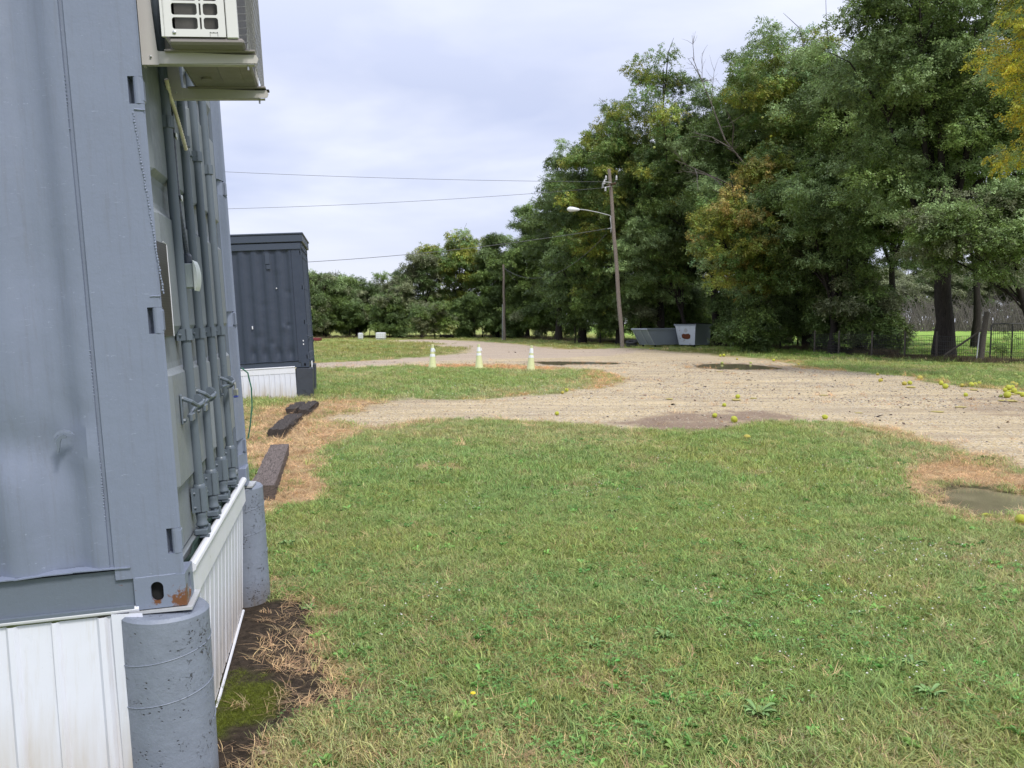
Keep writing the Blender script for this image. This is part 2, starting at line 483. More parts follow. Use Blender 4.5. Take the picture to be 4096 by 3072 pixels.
M_['leaf'] = mat_leaf('leaf_foliage', .30, .45, .42)
M_['blade'] = mat_leaf('grass_blade', .30, .40, .5)


def mat_fruit(name, c1, c2):
    t = NT(name); v = t.voro(34); n = t.noise(7, 3)
    c = t.mix(t.rng(n, .4, .65), c1, c2); c = t.mix(t.rng(v, .0, .5, 0, .45), c, tuple(x * .5 for x in c1))
    c = t.mix(t.rng(t.noise(12, 4), .63, .70, 0, .8), c, (.16, .09, .03))
    return t.done(t.bsdf(c, .5, normal=t.bump(v, .6, .008)))


M_['fr1'] = mat_fruit('hedge_apple_skin', (.50, .55, .035), (.62, .60, .06))
M_['fr2'] = mat_fruit('ageing_hedge_apple_skin', (.52, .45, .05), (.60, .50, .12))
M_['fr3'] = mat_fruit('crushed_hedge_apple_flesh', (.48, .38, .12), (.60, .56, .16))
M_['fr4'] = mat_fruit('shaded_hedge_apple_skin', (.36, .42, .08), (.42, .46, .14))


def mat_cone(name, col):
    t = NT(name); n = t.noise(20, 6, .7)
    c = t.mix(t.rng(n, .58, .68, 0, .7), col, tuple(x * .4 for x in col)); return t.done(t.bsdf(c, .5))


M_['lime'] = mat_cone('lime_cone_plastic', (.56, .58, .30))
M_['reflect'] = mat_cone('worn_reflective_collar', (.74, .76, .78))


def mat_water(name, col):
    t = NT(name)
    n = t.noise(14, 4, .6, t.map((1, 1, 1)))
    c = t.mix(t.rng(t.noise(2.2, 5, .6), .35, .7), col, tuple(x * 1.6 for x in col))
    return t.done(t.bsdf(c, .07, normal=t.bump(n, .04, .004), spec=.4))


M_['water'] = mat_water('muddy_water', (.15, .128, .08))


def mat_ground():
    t = NT('ground_surface'); za = t.attr('za'); zb = t.attr('zb'); tcol = t.attr('tcol')
    sa = t.N('ShaderNodeSeparateColor'); t.L(za, sa.inputs[0]); sb = t.N('ShaderNodeSeparateColor'); t.L(zb, sb.inputs[0])
    grav, straw, dirt = sa.outputs; moss, mud, pink = sb.outputs
    P = t.tc.outputs['Object']
    # turf floor: thatch, soil and painted shade under the blades, colour of the sward further off
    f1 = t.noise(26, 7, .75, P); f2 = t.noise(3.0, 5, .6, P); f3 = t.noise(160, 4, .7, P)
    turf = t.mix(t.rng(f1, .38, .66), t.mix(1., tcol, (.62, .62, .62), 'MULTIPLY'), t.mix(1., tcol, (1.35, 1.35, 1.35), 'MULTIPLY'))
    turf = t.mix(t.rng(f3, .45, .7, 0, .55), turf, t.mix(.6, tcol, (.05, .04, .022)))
    # gravel: stones of many tones in pale fines
    vc = t.N('ShaderNodeTexVoronoi'); vc.inputs['Scale'].default_value = 85; t.L(P, vc.inputs['Vector'])
    vc2 = t.N('ShaderNodeTexVoronoi'); vc2.inputs['Scale'].default_value = 38; t.L(P, vc2.inputs['Vector'])
    s1 = t.N('ShaderNodeSeparateColor'); t.L(vc.outputs['Color'], s1.inputs[0]); s2 = t.N('ShaderNodeSeparateColor'); t.L(vc2.outputs['Color'], s2.inputs[0])
    fines = t.mix(t.rng(f2, .35, .65), (.52, .40, .215), (.62, .49, .285))
    stone = t.mix(s1.outputs[0], (.20, .155, .10), (.76, .64, .44))
    g = t.mix(t.rng(t.noise(5, 5, .7, P), .40, .62, .25, .75), fines, stone)
    g = t.mix(t.rng(s2.outputs[1], .80, .86, 0, .75), g, (.13, .105, .085))
    g = t.mix(t.rng(s2.outputs[2], .88, .93, 0, .8), g, (.66, .62, .55))
    track = t.rng(t.noise(1.0, 4, .55, t.map((.18, 1.6, 1), coord='Object')), .45, .62, 0, .6)
    g = t.mix(t.rng(t.noise(.45, 6, .65, P, .6), .48, .60, 0, .40), g, t.mix(s1.outputs[0], (.24, .195, .14), (.50, .43, .33)))
    g = t.mix(t.rng(t.noise(.8, 5, .6, t.map((.35, 1.3, 1), (3, 1, 0))), .54, .64, 0, .6), g, (.62, .50, .31))
    g = t.mix(t.rng(t.noise(2.6, 6, .7, P, 1.0), .62, .68, 0, .55), g, (.22, .15, .11))
    g = t.mix(track, g, t.mix(s1.outputs[0], (.22, .165, .11), (.44, .36, .25)))
    g = t.mix(pink, g, t.mix(t.rng(s1.outputs[1], 0, 1, .25, .9), (.25, .195, .17), (.50, .41, .36)))
    st = t.mix(t.rng(f1, .35, .7), (.30, .19, .11), (.60, .42, .26))
    soil = t.mix(t.rng(f1, .35, .7), (.020, .015, .011), (.075, .056, .040))
    soil = t.mix(t.rng(t.noise(60, 4, .7, P), .64, .72), soil, (.16, .13, .09))
    mudc = t.mix(t.rng(f1, .35, .7), (.13, .085, .062), (.30, .215, .165))
    c = t.mix(grav, turf, g); c = t.mix(mud, c, mudc); c = t.mix(straw, c, st); c = t.mix(dirt, c, soil)
    c = t.mix(moss, c, t.mix(t.rng(f1, .35, .7), (.045, .06, .006), (.12, .15, .014)))
    hg = t.math('ADD', t.math('MULTIPLY', vc.outputs['Distance'], -.7), t.math('MULTIPLY', vc2.outputs['Distance'], -.5))
    h = t.mix(grav, f1, hg)
    wet = t.math('MAXIMUM', dirt, t.math('MULTIPLY', mud, .3))
    return t.done(t.bsdf(c, t.rng(wet, 0, 1, .9, .7), normal=t.bump(h, .8, .02), spec=.08))


M_['ground'] = mat_ground()

# ------------------------------------------------------------------ ground zones (traced outlines, as places on the ground)
gravel_px = [(4096, 1884), (4010, 1893), (3965, 1879), (3897, 1834), (3829, 1820), (3762, 1784), (3700, 1770), (3614, 1746), (3492, 1712), (3329, 1692), (3166, 1696),
             (3028, 1708), (2900, 1728), (2800, 1722), (2600, 1722), (2500, 1716), (2350, 1708), (2200, 1695), (2000, 1686), (1700, 1690), (1500, 1705),
             (1420, 1712), (1330, 1735), (1240, 1720), (1200, 1690), (1290, 1650), (1440, 1614), (1500, 1604), (1664, 1593), (1742, 1596), (2000, 1592), (2203, 1581), (2285, 1573), (2366, 1553),
             (2447, 1536), (2480, 1508), (2447, 1496), (2366, 1484), (2264, 1477), (2000, 1462), (1750, 1466), (1598, 1468), (1261, 1475), (900, 1490), (-400, 1530), (-400, 1478), (900, 1462), (1261, 1450), (1417, 1443),
             (1598, 1434), (1742, 1427), (1833, 1412), (1869, 1392), (1815, 1387), (1724, 1385), (1779, 1378), (1742, 1372), (1562, 1368), (1562, 1362),
             (1670, 1356), (1815, 1361), (1923, 1368), (2000, 1371), (2061, 1374), (2163, 1386), (2244, 1398), (2366, 1396), (2488, 1392), (2570, 1394), (2800, 1413),
             (2900, 1423), (3003, 1437), (3146, 1446), (3207, 1470), (3329, 1482), (3400, 1485), (3536, 1499), (3671, 1510), (3762, 1531), (3852, 1545),
             (4010, 1558), (4096, 1568), (4600, 1620), (5600, 1700), (5600, 2150), (4600, 1930)]
Z = dict(
    grav=gpoly(gravel_px),
    straw=gpoly([(985, 1690), (1060, 1650), (1150, 1625), (1300, 1612), (1480, 1608), (1440, 1640), (1300, 1668), (1340, 1695), (1440, 1702), (1380, 1732), (1300, 1800), (1262, 1880), (1300, 1990), (1230, 2025), (1060, 2060), (975, 2060), (960, 1800)]),
    straw2=gpoly([(3560, 1900), (3600, 1862), (3700, 1840), (3850, 1828), (3960, 1870), (4020, 1895), (4100, 1900), (4500, 1910), (4500, 2180), (4096, 2120), (4000, 2100), (3930, 2085), (3820, 2050), (3740, 2005), (3640, 1950)]),
    straw3=gpoly([(1600, 1464), (1750, 1460), (2000, 1459), (2264, 1474), (2200, 1483), (2000, 1474), (1750, 1472)]),
    straw4=gpoly([(1660, 1872), (1720, 1860), (1840, 1868), (1830, 1895), (1700, 1898)]),
    straw5=gpoly([(2330, 1486), (2450, 1494), (2500, 1510), (2450, 1540), (2360, 1556), (2340, 1525)]),
    mud=gpoly([(2420, 1690), (2600, 1660), (2800, 1640), (3050, 1645), (3200, 1672), (3120, 1700), (3000, 1712), (2860, 1735), (2600, 1728)]),
    mud2=gpoly([(3800, 1590), (4096, 1585), (4400, 1600), (4400, 1690), (4096, 1680), (3850, 1640)]),
    dirt=gpoly([(1085, 2385), (1280, 2390), (1330, 2500), (1335, 2643), (1350, 2750), (1240, 2840), (1200, 2960), (1120, 3060), (1060, 3300), (300, 3500), (300, 2500), (900, 2300)]),
    moss=gpoly([(890, 2750), (935, 2712), (1010, 2712), (1070, 2745), (1060, 2795), (990, 2845), (920, 2880), (880, 2860)]),
    pink=gpoly([(500, 1505), (900, 1490), (1261, 1476), (1598, 1450), (1740, 1440), (2100, 1434), (2400, 1425), (2560, 1405), (2488, 1391), (2244, 1397), (2061, 1373), (1815, 1360), (1560, 1360), (1742, 1425), (1417, 1441), (900, 1462), (500, 1470)]),
    pud1=gpoly([(3780, 1963), (3850, 1945), (3930, 1952), (3988, 1968), (4096, 1978), (4330, 1990), (4300, 2030), (4096, 2040), (3990, 2060), (3920, 2056), (3834, 2029), (3796, 2002)]),
    pud2=gpoly([(2138, 1449), (2175, 1445), (2300, 1446), (2472, 1450), (2476, 1455), (2264, 1457), (2244, 1460), (2190, 1458)]),
    pud3=gpoly([(2781, 1461), (2841, 1454), (2963, 1455), (3085, 1465), (3134, 1476), (3003, 1478), (2881, 1476), (2793, 1470)]),
    dl1=gpoly([(2150, 1690), (3000, 1700), (3600, 1740), (4096, 1960), (4500, 2200), (4096, 2450), (3700, 2180), (2900, 2010), (2300, 1970), (1900, 1880)]),
    dl2=gpoly([(1150, 2480), (1420, 2700), (2000, 2830), (2500, 2980), (2700, 3250), (900, 3300), (1050, 2700)]),
    dl3=gpoly([(2700, 2780), (3500, 2850), (4300, 2750), (4500, 3300), (2700, 3300)]),
    bare=gpoly([(890, 1640), (1100, 1640), (1140, 1700), (1060, 1760), (1000, 1860), (940, 1900), (880, 1800)]),
)
PUDS = ['pud1', 'pud2', 'pud3']
PZ = -0.012


def zones(x, y):
    r = np.hypot(x, y)
    wob = .10 + .010 * r
    qx = x + (fbm(x * 1.3 / (1 + r * .03), y * 1.3 / (1 + r * .03), 3) - .5) * wob * 3; qy = y + (fbm(x * 1.3 / (1 + r * .03), y * 1.3 / (1 + r * .03), 9) - .5) * wob * 4
    e = .10 + .010 * r
    fine = (fbm(x * 6, y * 6, 40, 3) - .5)
    o = {}
    for k in Z:
        if k in PUDS: o[k] = sdist(x, y, Z[k])
        else:
            s = sdist(qx, qy, Z[k]); o[k] = sstep(-e, e, s + fine * e * 2.5)
    o['straw'] = np.maximum.reduce([o['straw'], o['straw2'], o['straw3'], o['straw4'] * .8, o['straw5'] * .55])
    # dry fringe along the edges of the gravel
    s = sdist(qx, qy, Z['grav']); fr = np.exp(-((s + .10) / (.22 + .006 * r)) ** 2) * sstep(.45, .65, fbm(x * .6, y * .6, 77, 3))
    o['straw'] = np.maximum(o['straw'], fr * .75)
    o['mud'] = np.maximum(o['mud'] * .8, o['mud2'] * .35) * sstep(.3, .6, fbm(x * 1.5, y * 1.5, 55) + .12)
    dz = np.maximum.reduce([o['dl1'], o['dl2'], o['dl3'] * .7]); dz = np.where(r > 13, .8, .28 + .72 * dz)
    o['dry'] = dz * sstep(.46, .66, fbm(x * .55 + 3, y * .35, 21, 5)) * .8 + dz * sstep(.55, .7, fbm(x * 2.4, y * 2.4, 31, 4)) * .5
    o['gravel'] = o['grav'] * (1 - .6 * o['straw'])
    for k, w_, a_ in (('pud1', .30, .8), ('pud2', .8, .35), ('pud3', .9, .4)):
        q = o[k] + fine * w_ * 2.5; o['dirt'] = np.maximum(o['dirt'], a_ * sstep(-w_, -w_ * .1, q)); o['straw'] = o['straw'] * (1 - .8 * sstep(-w_, -w_ * .2, q))

    return o


def height(x, y):
    h = (fbm(x * .5, y * .5, 61, 3) - .5) * .05 + (fbm(x * 3, y * 3, 62, 3) - .5) * .014
    for k in PUDS:
        s = sdist(x, y, Z[k]); w = .25 if k == 'pud1' else 1.0
        near = sstep(-3 * w - .5, 0, s); h = h * (1 - near) + near * (-.004)
        h = np.where(s > -w * .5, np.minimum(h, -.004 - .03 * sstep(-w * .25, w, s) - .012 * sstep(-w * .2, .0, s)) + (fbm(x * 5, y * (5 if k == 'pud1' else 2), 63, 3) - .5) * .026, h)
    return h


def hz(x, y): return float(height(np.array([x], float), np.array([y], float))[0])


GREEN = np.array([.325, .375, .095]); BLUEG = np.array([.255, .375, .115]); DRY = np.array([.52, .44, .23]); YEL = np.array([.28, .27, .07])
STRAW = np.array([.78, .53, .29])


def sward(x, y, o):
    d = o['dry'][:, None]; v = fbm(x * .9, y * .9, 90, 3)[:, None]
    c = GREEN * (1 - v) + BLUEG * v
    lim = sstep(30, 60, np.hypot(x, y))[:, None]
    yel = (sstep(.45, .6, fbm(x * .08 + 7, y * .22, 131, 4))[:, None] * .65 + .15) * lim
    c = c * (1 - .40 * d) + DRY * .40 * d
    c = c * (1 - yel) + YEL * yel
    fld = (sstep(40, 46, y + 0 * x) * sstep(10, 18, x))[:, None]; c = c * (1 - fld) + np.array([.26, .40, .08]) * (.8 + .4 * v) * fld
    return c


def ground():
    rr = np.exp(np.linspace(math.log(1.0), math.log(160), 470)); rr = np.concatenate([[0.02, .5], rr, [230, 330, 500, 900]])
    th = np.concatenate([np.linspace(-180, -40, 60)[:-1], np.linspace(-40, 40, 480), np.linspace(40, 180, 60)[1:]])
    th = np.radians(th)
    Rg, T = np.meshgrid(rr, th, indexing='ij'); x = (Rg * np.sin(T)).ravel(); y = (Rg * np.cos(T)).ravel()
    z = height(x, y); o = zones(x, y)
    m, n = Rg.shape; i = np.arange((m - 1) * (n - 1)); a = (i // (n - 1)) * n + i % (n - 1)
    F = np.stack([a, a + 1, a + n + 1, a + n], 1)[:, ::-1]
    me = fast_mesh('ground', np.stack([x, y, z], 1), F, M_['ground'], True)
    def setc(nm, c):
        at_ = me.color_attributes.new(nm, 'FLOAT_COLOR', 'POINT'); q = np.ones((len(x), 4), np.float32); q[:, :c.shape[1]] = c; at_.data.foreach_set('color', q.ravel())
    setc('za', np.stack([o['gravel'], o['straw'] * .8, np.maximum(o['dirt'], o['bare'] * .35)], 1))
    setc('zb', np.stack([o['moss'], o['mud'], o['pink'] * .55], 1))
    setc('tcol', sward(x, y, o) * (.60 + .32 * sstep(40, 90, np.hypot(x, y)))[:, None])  # near turf colour darkened to stand in for shade between the blades
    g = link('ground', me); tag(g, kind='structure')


ground()
for k, nm in (('pud1', 'near'), ('pud2', 'mid'), ('pud3', 'right')):
    P = Z[k]; c = P.mean(0); Q = c + (P - c) * 1.12
    # rounded outline
    Q2 = []
    for i in range(len(Q)):
        a, b = Q[i], Q[(i + 1) % len(Q)]
        Q2 += [a * .75 + b * .25, a * .25 + b * .75]
    b = MB(); b.add([(q[0], q[1], PZ) for q in Q2], [tuple(range(len(Q2)))])
    w = b.build('puddle_water', M_['water']); tag(w, kind='structure')


# ------------------------------------------------------------------ scattering
def scatter_group(name, protos):
    ng = bpy.data.node_groups.new(name, 'GeometryNodeTree')
    ng.interface.new_socket('Geometry', in_out='INPUT', socket_type='NodeSocketGeometry')
    ng.interface.new_socket('Geometry', in_out='OUTPUT', socket_type='NodeSocketGeometry')
    N = ng.nodes.new; L = ng.links.new
    gi = N('NodeGroupInput'); go = N('NodeGroupOutput'); jn = N('GeometryNodeJoinGeometry')
    def named(n, typ):
        a = N('GeometryNodeInputNamedAttribute'); a.data_type = typ; a.inputs['Name'].default_value = n; return a.outputs['Attribute']
    rot = named('rot', 'FLOAT_VECTOR'); scl = named('scl', 'FLOAT'); idx = named('idx', 'INT')
    for k, po in enumerate(protos):
        oi = N('GeometryNodeObjectInfo'); oi.inputs['Object'].default_value = po; oi.inputs['As Instance'].default_value = True
        cm = N('FunctionNodeCompare'); cm.data_type = 'INT'; cm.operation = 'EQUAL'
        L(idx, cm.inputs[2]); cm.inputs[3].default_value = k
        ip = N('GeometryNodeInstanceOnPoints')
        L(gi.outputs[0], ip.inputs['Points']); L(cm.outputs[0], ip.inputs['Selection']); L(oi.outputs['Geometry'], ip.inputs['Instance'])
        L(rot, ip.inputs['Rotation']); L(scl, ip.inputs['Scale']); L(ip.outputs[0], jn.inputs[0])
    L(jn.outputs[0], go.inputs[0])
    return ng


def scatter(name, P, rot, scl, tint, idx, ng, parent=None):
    me = bpy.data.meshes.new(name); n = len(P); me.vertices.add(n); me.vertices.foreach_set('co', np.asarray(P, np.float32).ravel())
    for nm, ty, key, d in (('rot', 'FLOAT_VECTOR', 'vector', rot), ('scl', 'FLOAT', 'value', scl), ('tint', 'FLOAT_VECTOR', 'vector', tint), ('idx', 'INT', 'value', idx)):
        a = me.attributes.new(nm, ty, 'POINT'); a.data.foreach_set(key, np.asarray(d, np.int32 if ty == 'INT' else np.float32).ravel())
    o = link(name, me, parent); md = o.modifiers.new('scatter', 'NODES'); md.node_group = ng
    return o


def proto(name, V, F, mat):
    return bpy.data.objects.new(name, fast_mesh(name, V, F, mat))


def blades(name, n, rad, h0, h1, w, lean=.6, flat=0., seed=0, mat='blade', droop=1.0):
    r = np.random.default_rng(seed); V = []; F = []
    for i in range(n):
        a = r.uniform(0, 6.28); rr_ = rad * math.sqrt(r.uniform()); bx, by = rr_ * math.cos(a), rr_ * math.sin(a)
        h = r.uniform(h0, h1); az = r.uniform(0, 6.28); ln = r.uniform(.2, 1) * lean * h; dx, dy = math.cos(az), math.sin(az)
        fl = 1 - flat * r.uniform(.6, 1); ww = w * r.uniform(.7, 1.3); sx, sy = -dy * ww, dx * ww
        o = len(V); tw = r.uniform(-.5, .5)
        for k, (t, wk) in enumerate(((0, .8), (.45, 1.0), (.8, .7))):
            px = bx + dx * ln * t * t * 1.2; py = by + dy * ln * t * t * 1.2; pz = h * fl * (t - .35 * droop * t * t * lean)
            V += [(px - sx * wk, py - sy * wk, pz - .25 * ww * tw), (px + sx * wk, py + sy * wk, pz + .25 * ww * tw)]
        V.append((bx + dx * ln * 1.2, by + dy * ln * 1.2, h * fl * (1 - .35 * droop * lean)))
        F += [(o, o + 1, o + 3), (o, o + 3, o + 2), (o + 2, o + 3, o + 5), (o + 2, o + 5, o + 4), (o + 4, o + 5, o + 6)]
    return proto(name, V, F, M_[mat])


grass_p = [blades('grass_tuft', 34, .085, .03, .075, .0019, .9, seed=1), blades('grass_tuft', 30, .09, .025, .06, .0022, 1.2, .2, seed=2),
           blades('grass_tuft', 26, .08, .045, .10, .0018, .8, seed=3)]
straw_p = [blades('straw_tuft', 26, .09, .06, .15, .0018, 1.3, .55, seed=4), blades('straw_tuft', 22, .10, .08, .18, .0018, 1.5, .75, seed=5)]


def clover(name, n, rad, h, ls, seed):
    r = np.random.default_rng(seed); V = []; F = []
    for i in range(n):
        a = r.uniform(0, 6.28); q = rad * math.sqrt(r.uniform()); x, y = q * math.cos(a), q * math.sin(a); z = h * r.uniform(.6, 1.1); a0 = r.uniform(0, 6.28)
        for k in range(3):
            aa = a0 + k * 2.09; c, s = math.cos(aa), math.sin(aa); o = len(V); l = ls * r.uniform(.8, 1.2)
            V += [(x, y, z), (x + c * l * .6 - s * l * .45, y + s * l * .6 + c * l * .45, z + .003), (x + c * l * 1.1, y + s * l * 1.1, z), (x + c * l * .6 + s * l * .45, y + s * l * .6 - c * l * .45, z + .003)]
            F += [(o, o + 1, o + 2), (o, o + 2, o + 3)]
    return proto(name, V, F, M_['blade'])


clover_p = [clover('clover_patch', 16, .08, .035, .0085, 6), clover('clover_patch', 12, .09, .045, .0105, 7)]


def rosette(name, n, L_, w, seed):
    r = np.random.default_rng(seed); V = []; F = []
    for i in range(n):
        a = i * 2.4 + r.uniform(-.3, .3); c, s = math.cos(a), math.sin(a); l = L_ * r.uniform(.6, 1.1); e = r.uniform(.35, .9); o = len(V)
        prof = ((0, .15, 0), (.35, .7, .5), (.65, 1.0, .75), (.88, .7, .75), (1.0, .05, .62))
        for t, wk, zz in prof:
            x = c * l * t; y = s * l * t; z = l * e * zz + .008; ww = w * wk
            V += [(x - s * ww, y + c * ww, z + .006), (x, y, z - .004), (x + s * ww, y - c * ww, z + .006)]
        for k in range(len(prof) - 1):
            b = o + k * 3
            for j in (0, 1): F += [(b + j, b + j + 1, b + j + 4), (b + j, b + j + 4, b + j + 3)]
    return V, F


def leafspray(name, n, L_, ll, lw, seed, droop=.35, compound=False):
    r = np.random.default_rng(seed); V = []; F = []
    # twig
    for i in range(n):
        t = (i + .5) / n; side = 1 if i % 2 else -1
        px = L_ * t; pz = -droop * L_ * t * t; py = 0
        az = side * r.uniform(.5, 1.5) + r.normal(0, .25); el = r.uniform(-.8, .5)
        d = Vector((math.cos(az) * math.cos(el), math.sin(az) * math.cos(el), math.sin(el)))
        u = d.cross(Vector((r.normal(0, .5), r.normal(0, .5), 1))).normalized(); nn = u.cross(d)
        l = ll * r.uniform(.7, 1.25); w = lw * r.uniform(.8, 1.2); p = Vector((px, py + r.normal(0, .06), pz + r.normal(0, .06))); o = len(V)
        V += [tuple(p), tuple(p + d * l * .45 + u * w + nn * w * .35), tuple(p + d * l), tuple(p + d * l * .45 - u * w + nn * w * .35)]
        F += [(o, o + 1, o + 2), (o, o + 2, o + 3)]
    return proto(name, V, F, M_['leaf'])


leaf_p = [leafspray('leaf_spray', 22, .46, .125, .036, 21, .2), leafspray('leaf_spray', 20, .40, .11, .036, 22, .05), leafspray('leaf_spray', 24, .52, .13, .034, 23, .4)]
NG_leaf = scatter_group('leaf_scatter', leaf_p)
NG_grass = scatter_group('grass_scatter', grass_p)
NG_straw = scatter_group('straw_scatter', straw_p)
NG_clover = scatter_group('clover_scatter', clover_p)


# ------------------------------------------------------------------ containers
def container(name, label, loc, M3, side, door, bar, rail, trim=False, L=6.058, dents=(), side_split=1.6):
    root = thing(name, label, 'container')
    m4 = Matrix([list(M3[0]) + [loc[0]], list(M3[1]) + [loc[1]], list(M3[2]) + [loc[2]], [0, 0, 0, 1]]); root.matrix_world = m4
    Wd, Hh = 2.438, 2.896
    SM, DM, BM, RM = M_[side], M_[door], M_[bar], M_[rail]
    # --- corrugated long side (x ~ 0) as a dented sheet
    prof = [(.185, .004), (.236, .004), (.238, .012), (.252, .012), (.254, .004)]; y = .290; ph = 0
    xs = [.004, .040, .040, .004]; st = [.0, .068, .070, .068]
    cur = .290; prof.append((cur, .004))
    while cur < L - .26:
        for dx, xx in ((.068, .040), (.070, .040), (.068, .004), (.072, .004)):
            cur += dx; prof.append((cur, xx))
    prof.append((L - .18, .004))
    pr = []
    for (a, xa), (b, xb) in zip(prof[:-1], prof[1:]):
        k = max(1, int((b - a) / (.018 if a < side_split else .2)))
        for q in range(k): pr.append((a + (b - a) * q / k, xa + (xb - xa) * q / k))
    pr.append(prof[-1]); pr = np.array(pr)
    zz = np.concatenate([np.arange(.163, 1.3, .022), np.arange(1.3, Hh - .06, .06), [Hh - .06]])
    Y, Zz = np.meshgrid(pr[:, 0], zz, indexing='ij'); X = np.repeat(pr[:, 1][:, None], len(zz), 1)
    rd = (fbm(Y * 3, Zz * 2, 5, 3) - .5) * .006 + (fbm(Y * 9, Zz * 9, 8, 2) - .5) * .0025
    X = X + rd
    for dy, dz, sy, sz, amp in dents: X = X + amp * np.exp(-((Y - dy) / sy) ** 2 - ((Zz - dz) / sz) ** 2)
    b = MB(); b.grid(np.stack([X, Y, Zz], -1)); sp = b.build('side_panel', SM, root, smooth=True)
    # ragged caulked lip along the foot of the panel
    b = MB(); k = 60; ys = np.linspace(.182, L - .18, k)
    for i in range(k - 1):
        z0 = .160 + .004 * math.sin(i * .9) + random.uniform(-.002, .002); z1 = .160 + .004 * math.sin((i + 1) * .9) + random.uniform(-.002, .002)
        xo = -.007 + random.uniform(-.002, .002); xo1 = xo
        b.add([(xo, ys[i], z0 - .001), (xo1, ys[i + 1], z1 - .001), (.03, ys[i + 1], z1 - .006), (.03, ys[i], z0 - .006), (xo, ys[i], z0 + .003), (xo1, ys[i + 1], z1 + .003), (.03, ys[i + 1], z1 + .009), (.03, ys[i], z0 + .009)],
              [(0, 3, 2, 1), (4, 5, 6, 7), (0, 1, 5, 4), (2, 3, 7, 6), (1, 2, 6, 5), (3, 0, 4, 7)])
    b.build('side_panel_lip', SM, root)
    for xr, s in ((.012, 1), (Wd - .012, -1)):
        b = MB(); b.box((xr if s > 0 else xr - .05, .18, .020), (xr + .05 if s > 0 else xr, L - .18, .150)); b.box((min(xr - .02 * s, xr + .06 * s), .18, .008), (max(xr - .02 * s, xr + .06 * s), L - .18, .0195))
        b.build('bottom_side_rail', RM, root)
        b = MB(); b.rbox((xr - .012 if s > 0 else xr - .048, .18, Hh - .06), (xr + .048 if s > 0 else xr + .012, L - .18, Hh - .001)); b.build('top_side_rail', BM, root)
    # --- far long side, rear end, roof
    n = int((L - .4) / .139); P = np.array([[(Wd - (.004 if (i // 1) % 2 else .036), .19 + (L - .38) * i / n, z) for z in (.15, Hh - .06)] for i in range(n + 1)])
    b = MB(); b.grid(P); b.build('side_panel', SM, root)
    n = 16; P = np.array([[(.06 + (Wd - .12) * i / n, L - (.02 if i % 2 else .05), z) for z in (.15, Hh - .06)] for i in range(n + 1)])
    b = MB(); b.grid(P); b.build('end_panel', SM, root)
    b = MB(); b.box((.05, .1, Hh - .03), (Wd - .05, L - .1, Hh - .012)); b.build('roof', SM, root)
    b = MB(); b.box((.05, .1, .10), (Wd - .05, L - .1, .13)); b.build('floor', RM, root)
    # --- corner posts with hinge notches, castings
    def post(x0, sx, y0, sy, notches):
        b = MB(); zs = [.118]
        for z in notches: zs += [z - .047, z + .047]
        zs.append(Hh - .118)
        X = lambda v: x0 + sx * v; Yf = lambda v: y0 + sy * v
        for i in range(len(zs) - 1):
            notch = i % 2 == 1
            c = .036 if notch else 0.0
            # folded section: outer face to .186, end face, inner return
            if notch: poly = [(0.0, .05), (0.0, .236), (.012, .240), (.06, .240), (.06, .10), (.10, .10), (.10, .05)]
            else: poly = [(0.0, .008), (0.0, .236), (.012, .240), (.06, .240), (.06, .10), (.17, .10), (.17, .045), (.15, .036), (.03, .012), (.008, .001)]
            b.prism([(X(u), Yf(v)) for u, v in poly], 2, zs[i], zs[i + 1])
        for i in range(1, len(zs) - 1, 2): b.prism([(X(.058), Yf(.02)), (X(.058), Yf(.099)), (X(.10), Yf(.099)), (X(.10), Yf(.045))], 2, zs[i] + .0005, zs[i + 1] - .0005)
        return b.build('corner_post', SM, root)
    HZ = [.243, 1.048, 1.853, 2.658]
    p1 = post(0, 1, 0, 1, HZ); p2 = post(Wd, -1, 0, 1, HZ); post(0, 1, L, -1, []); post(Wd, -1, L, -1, [])
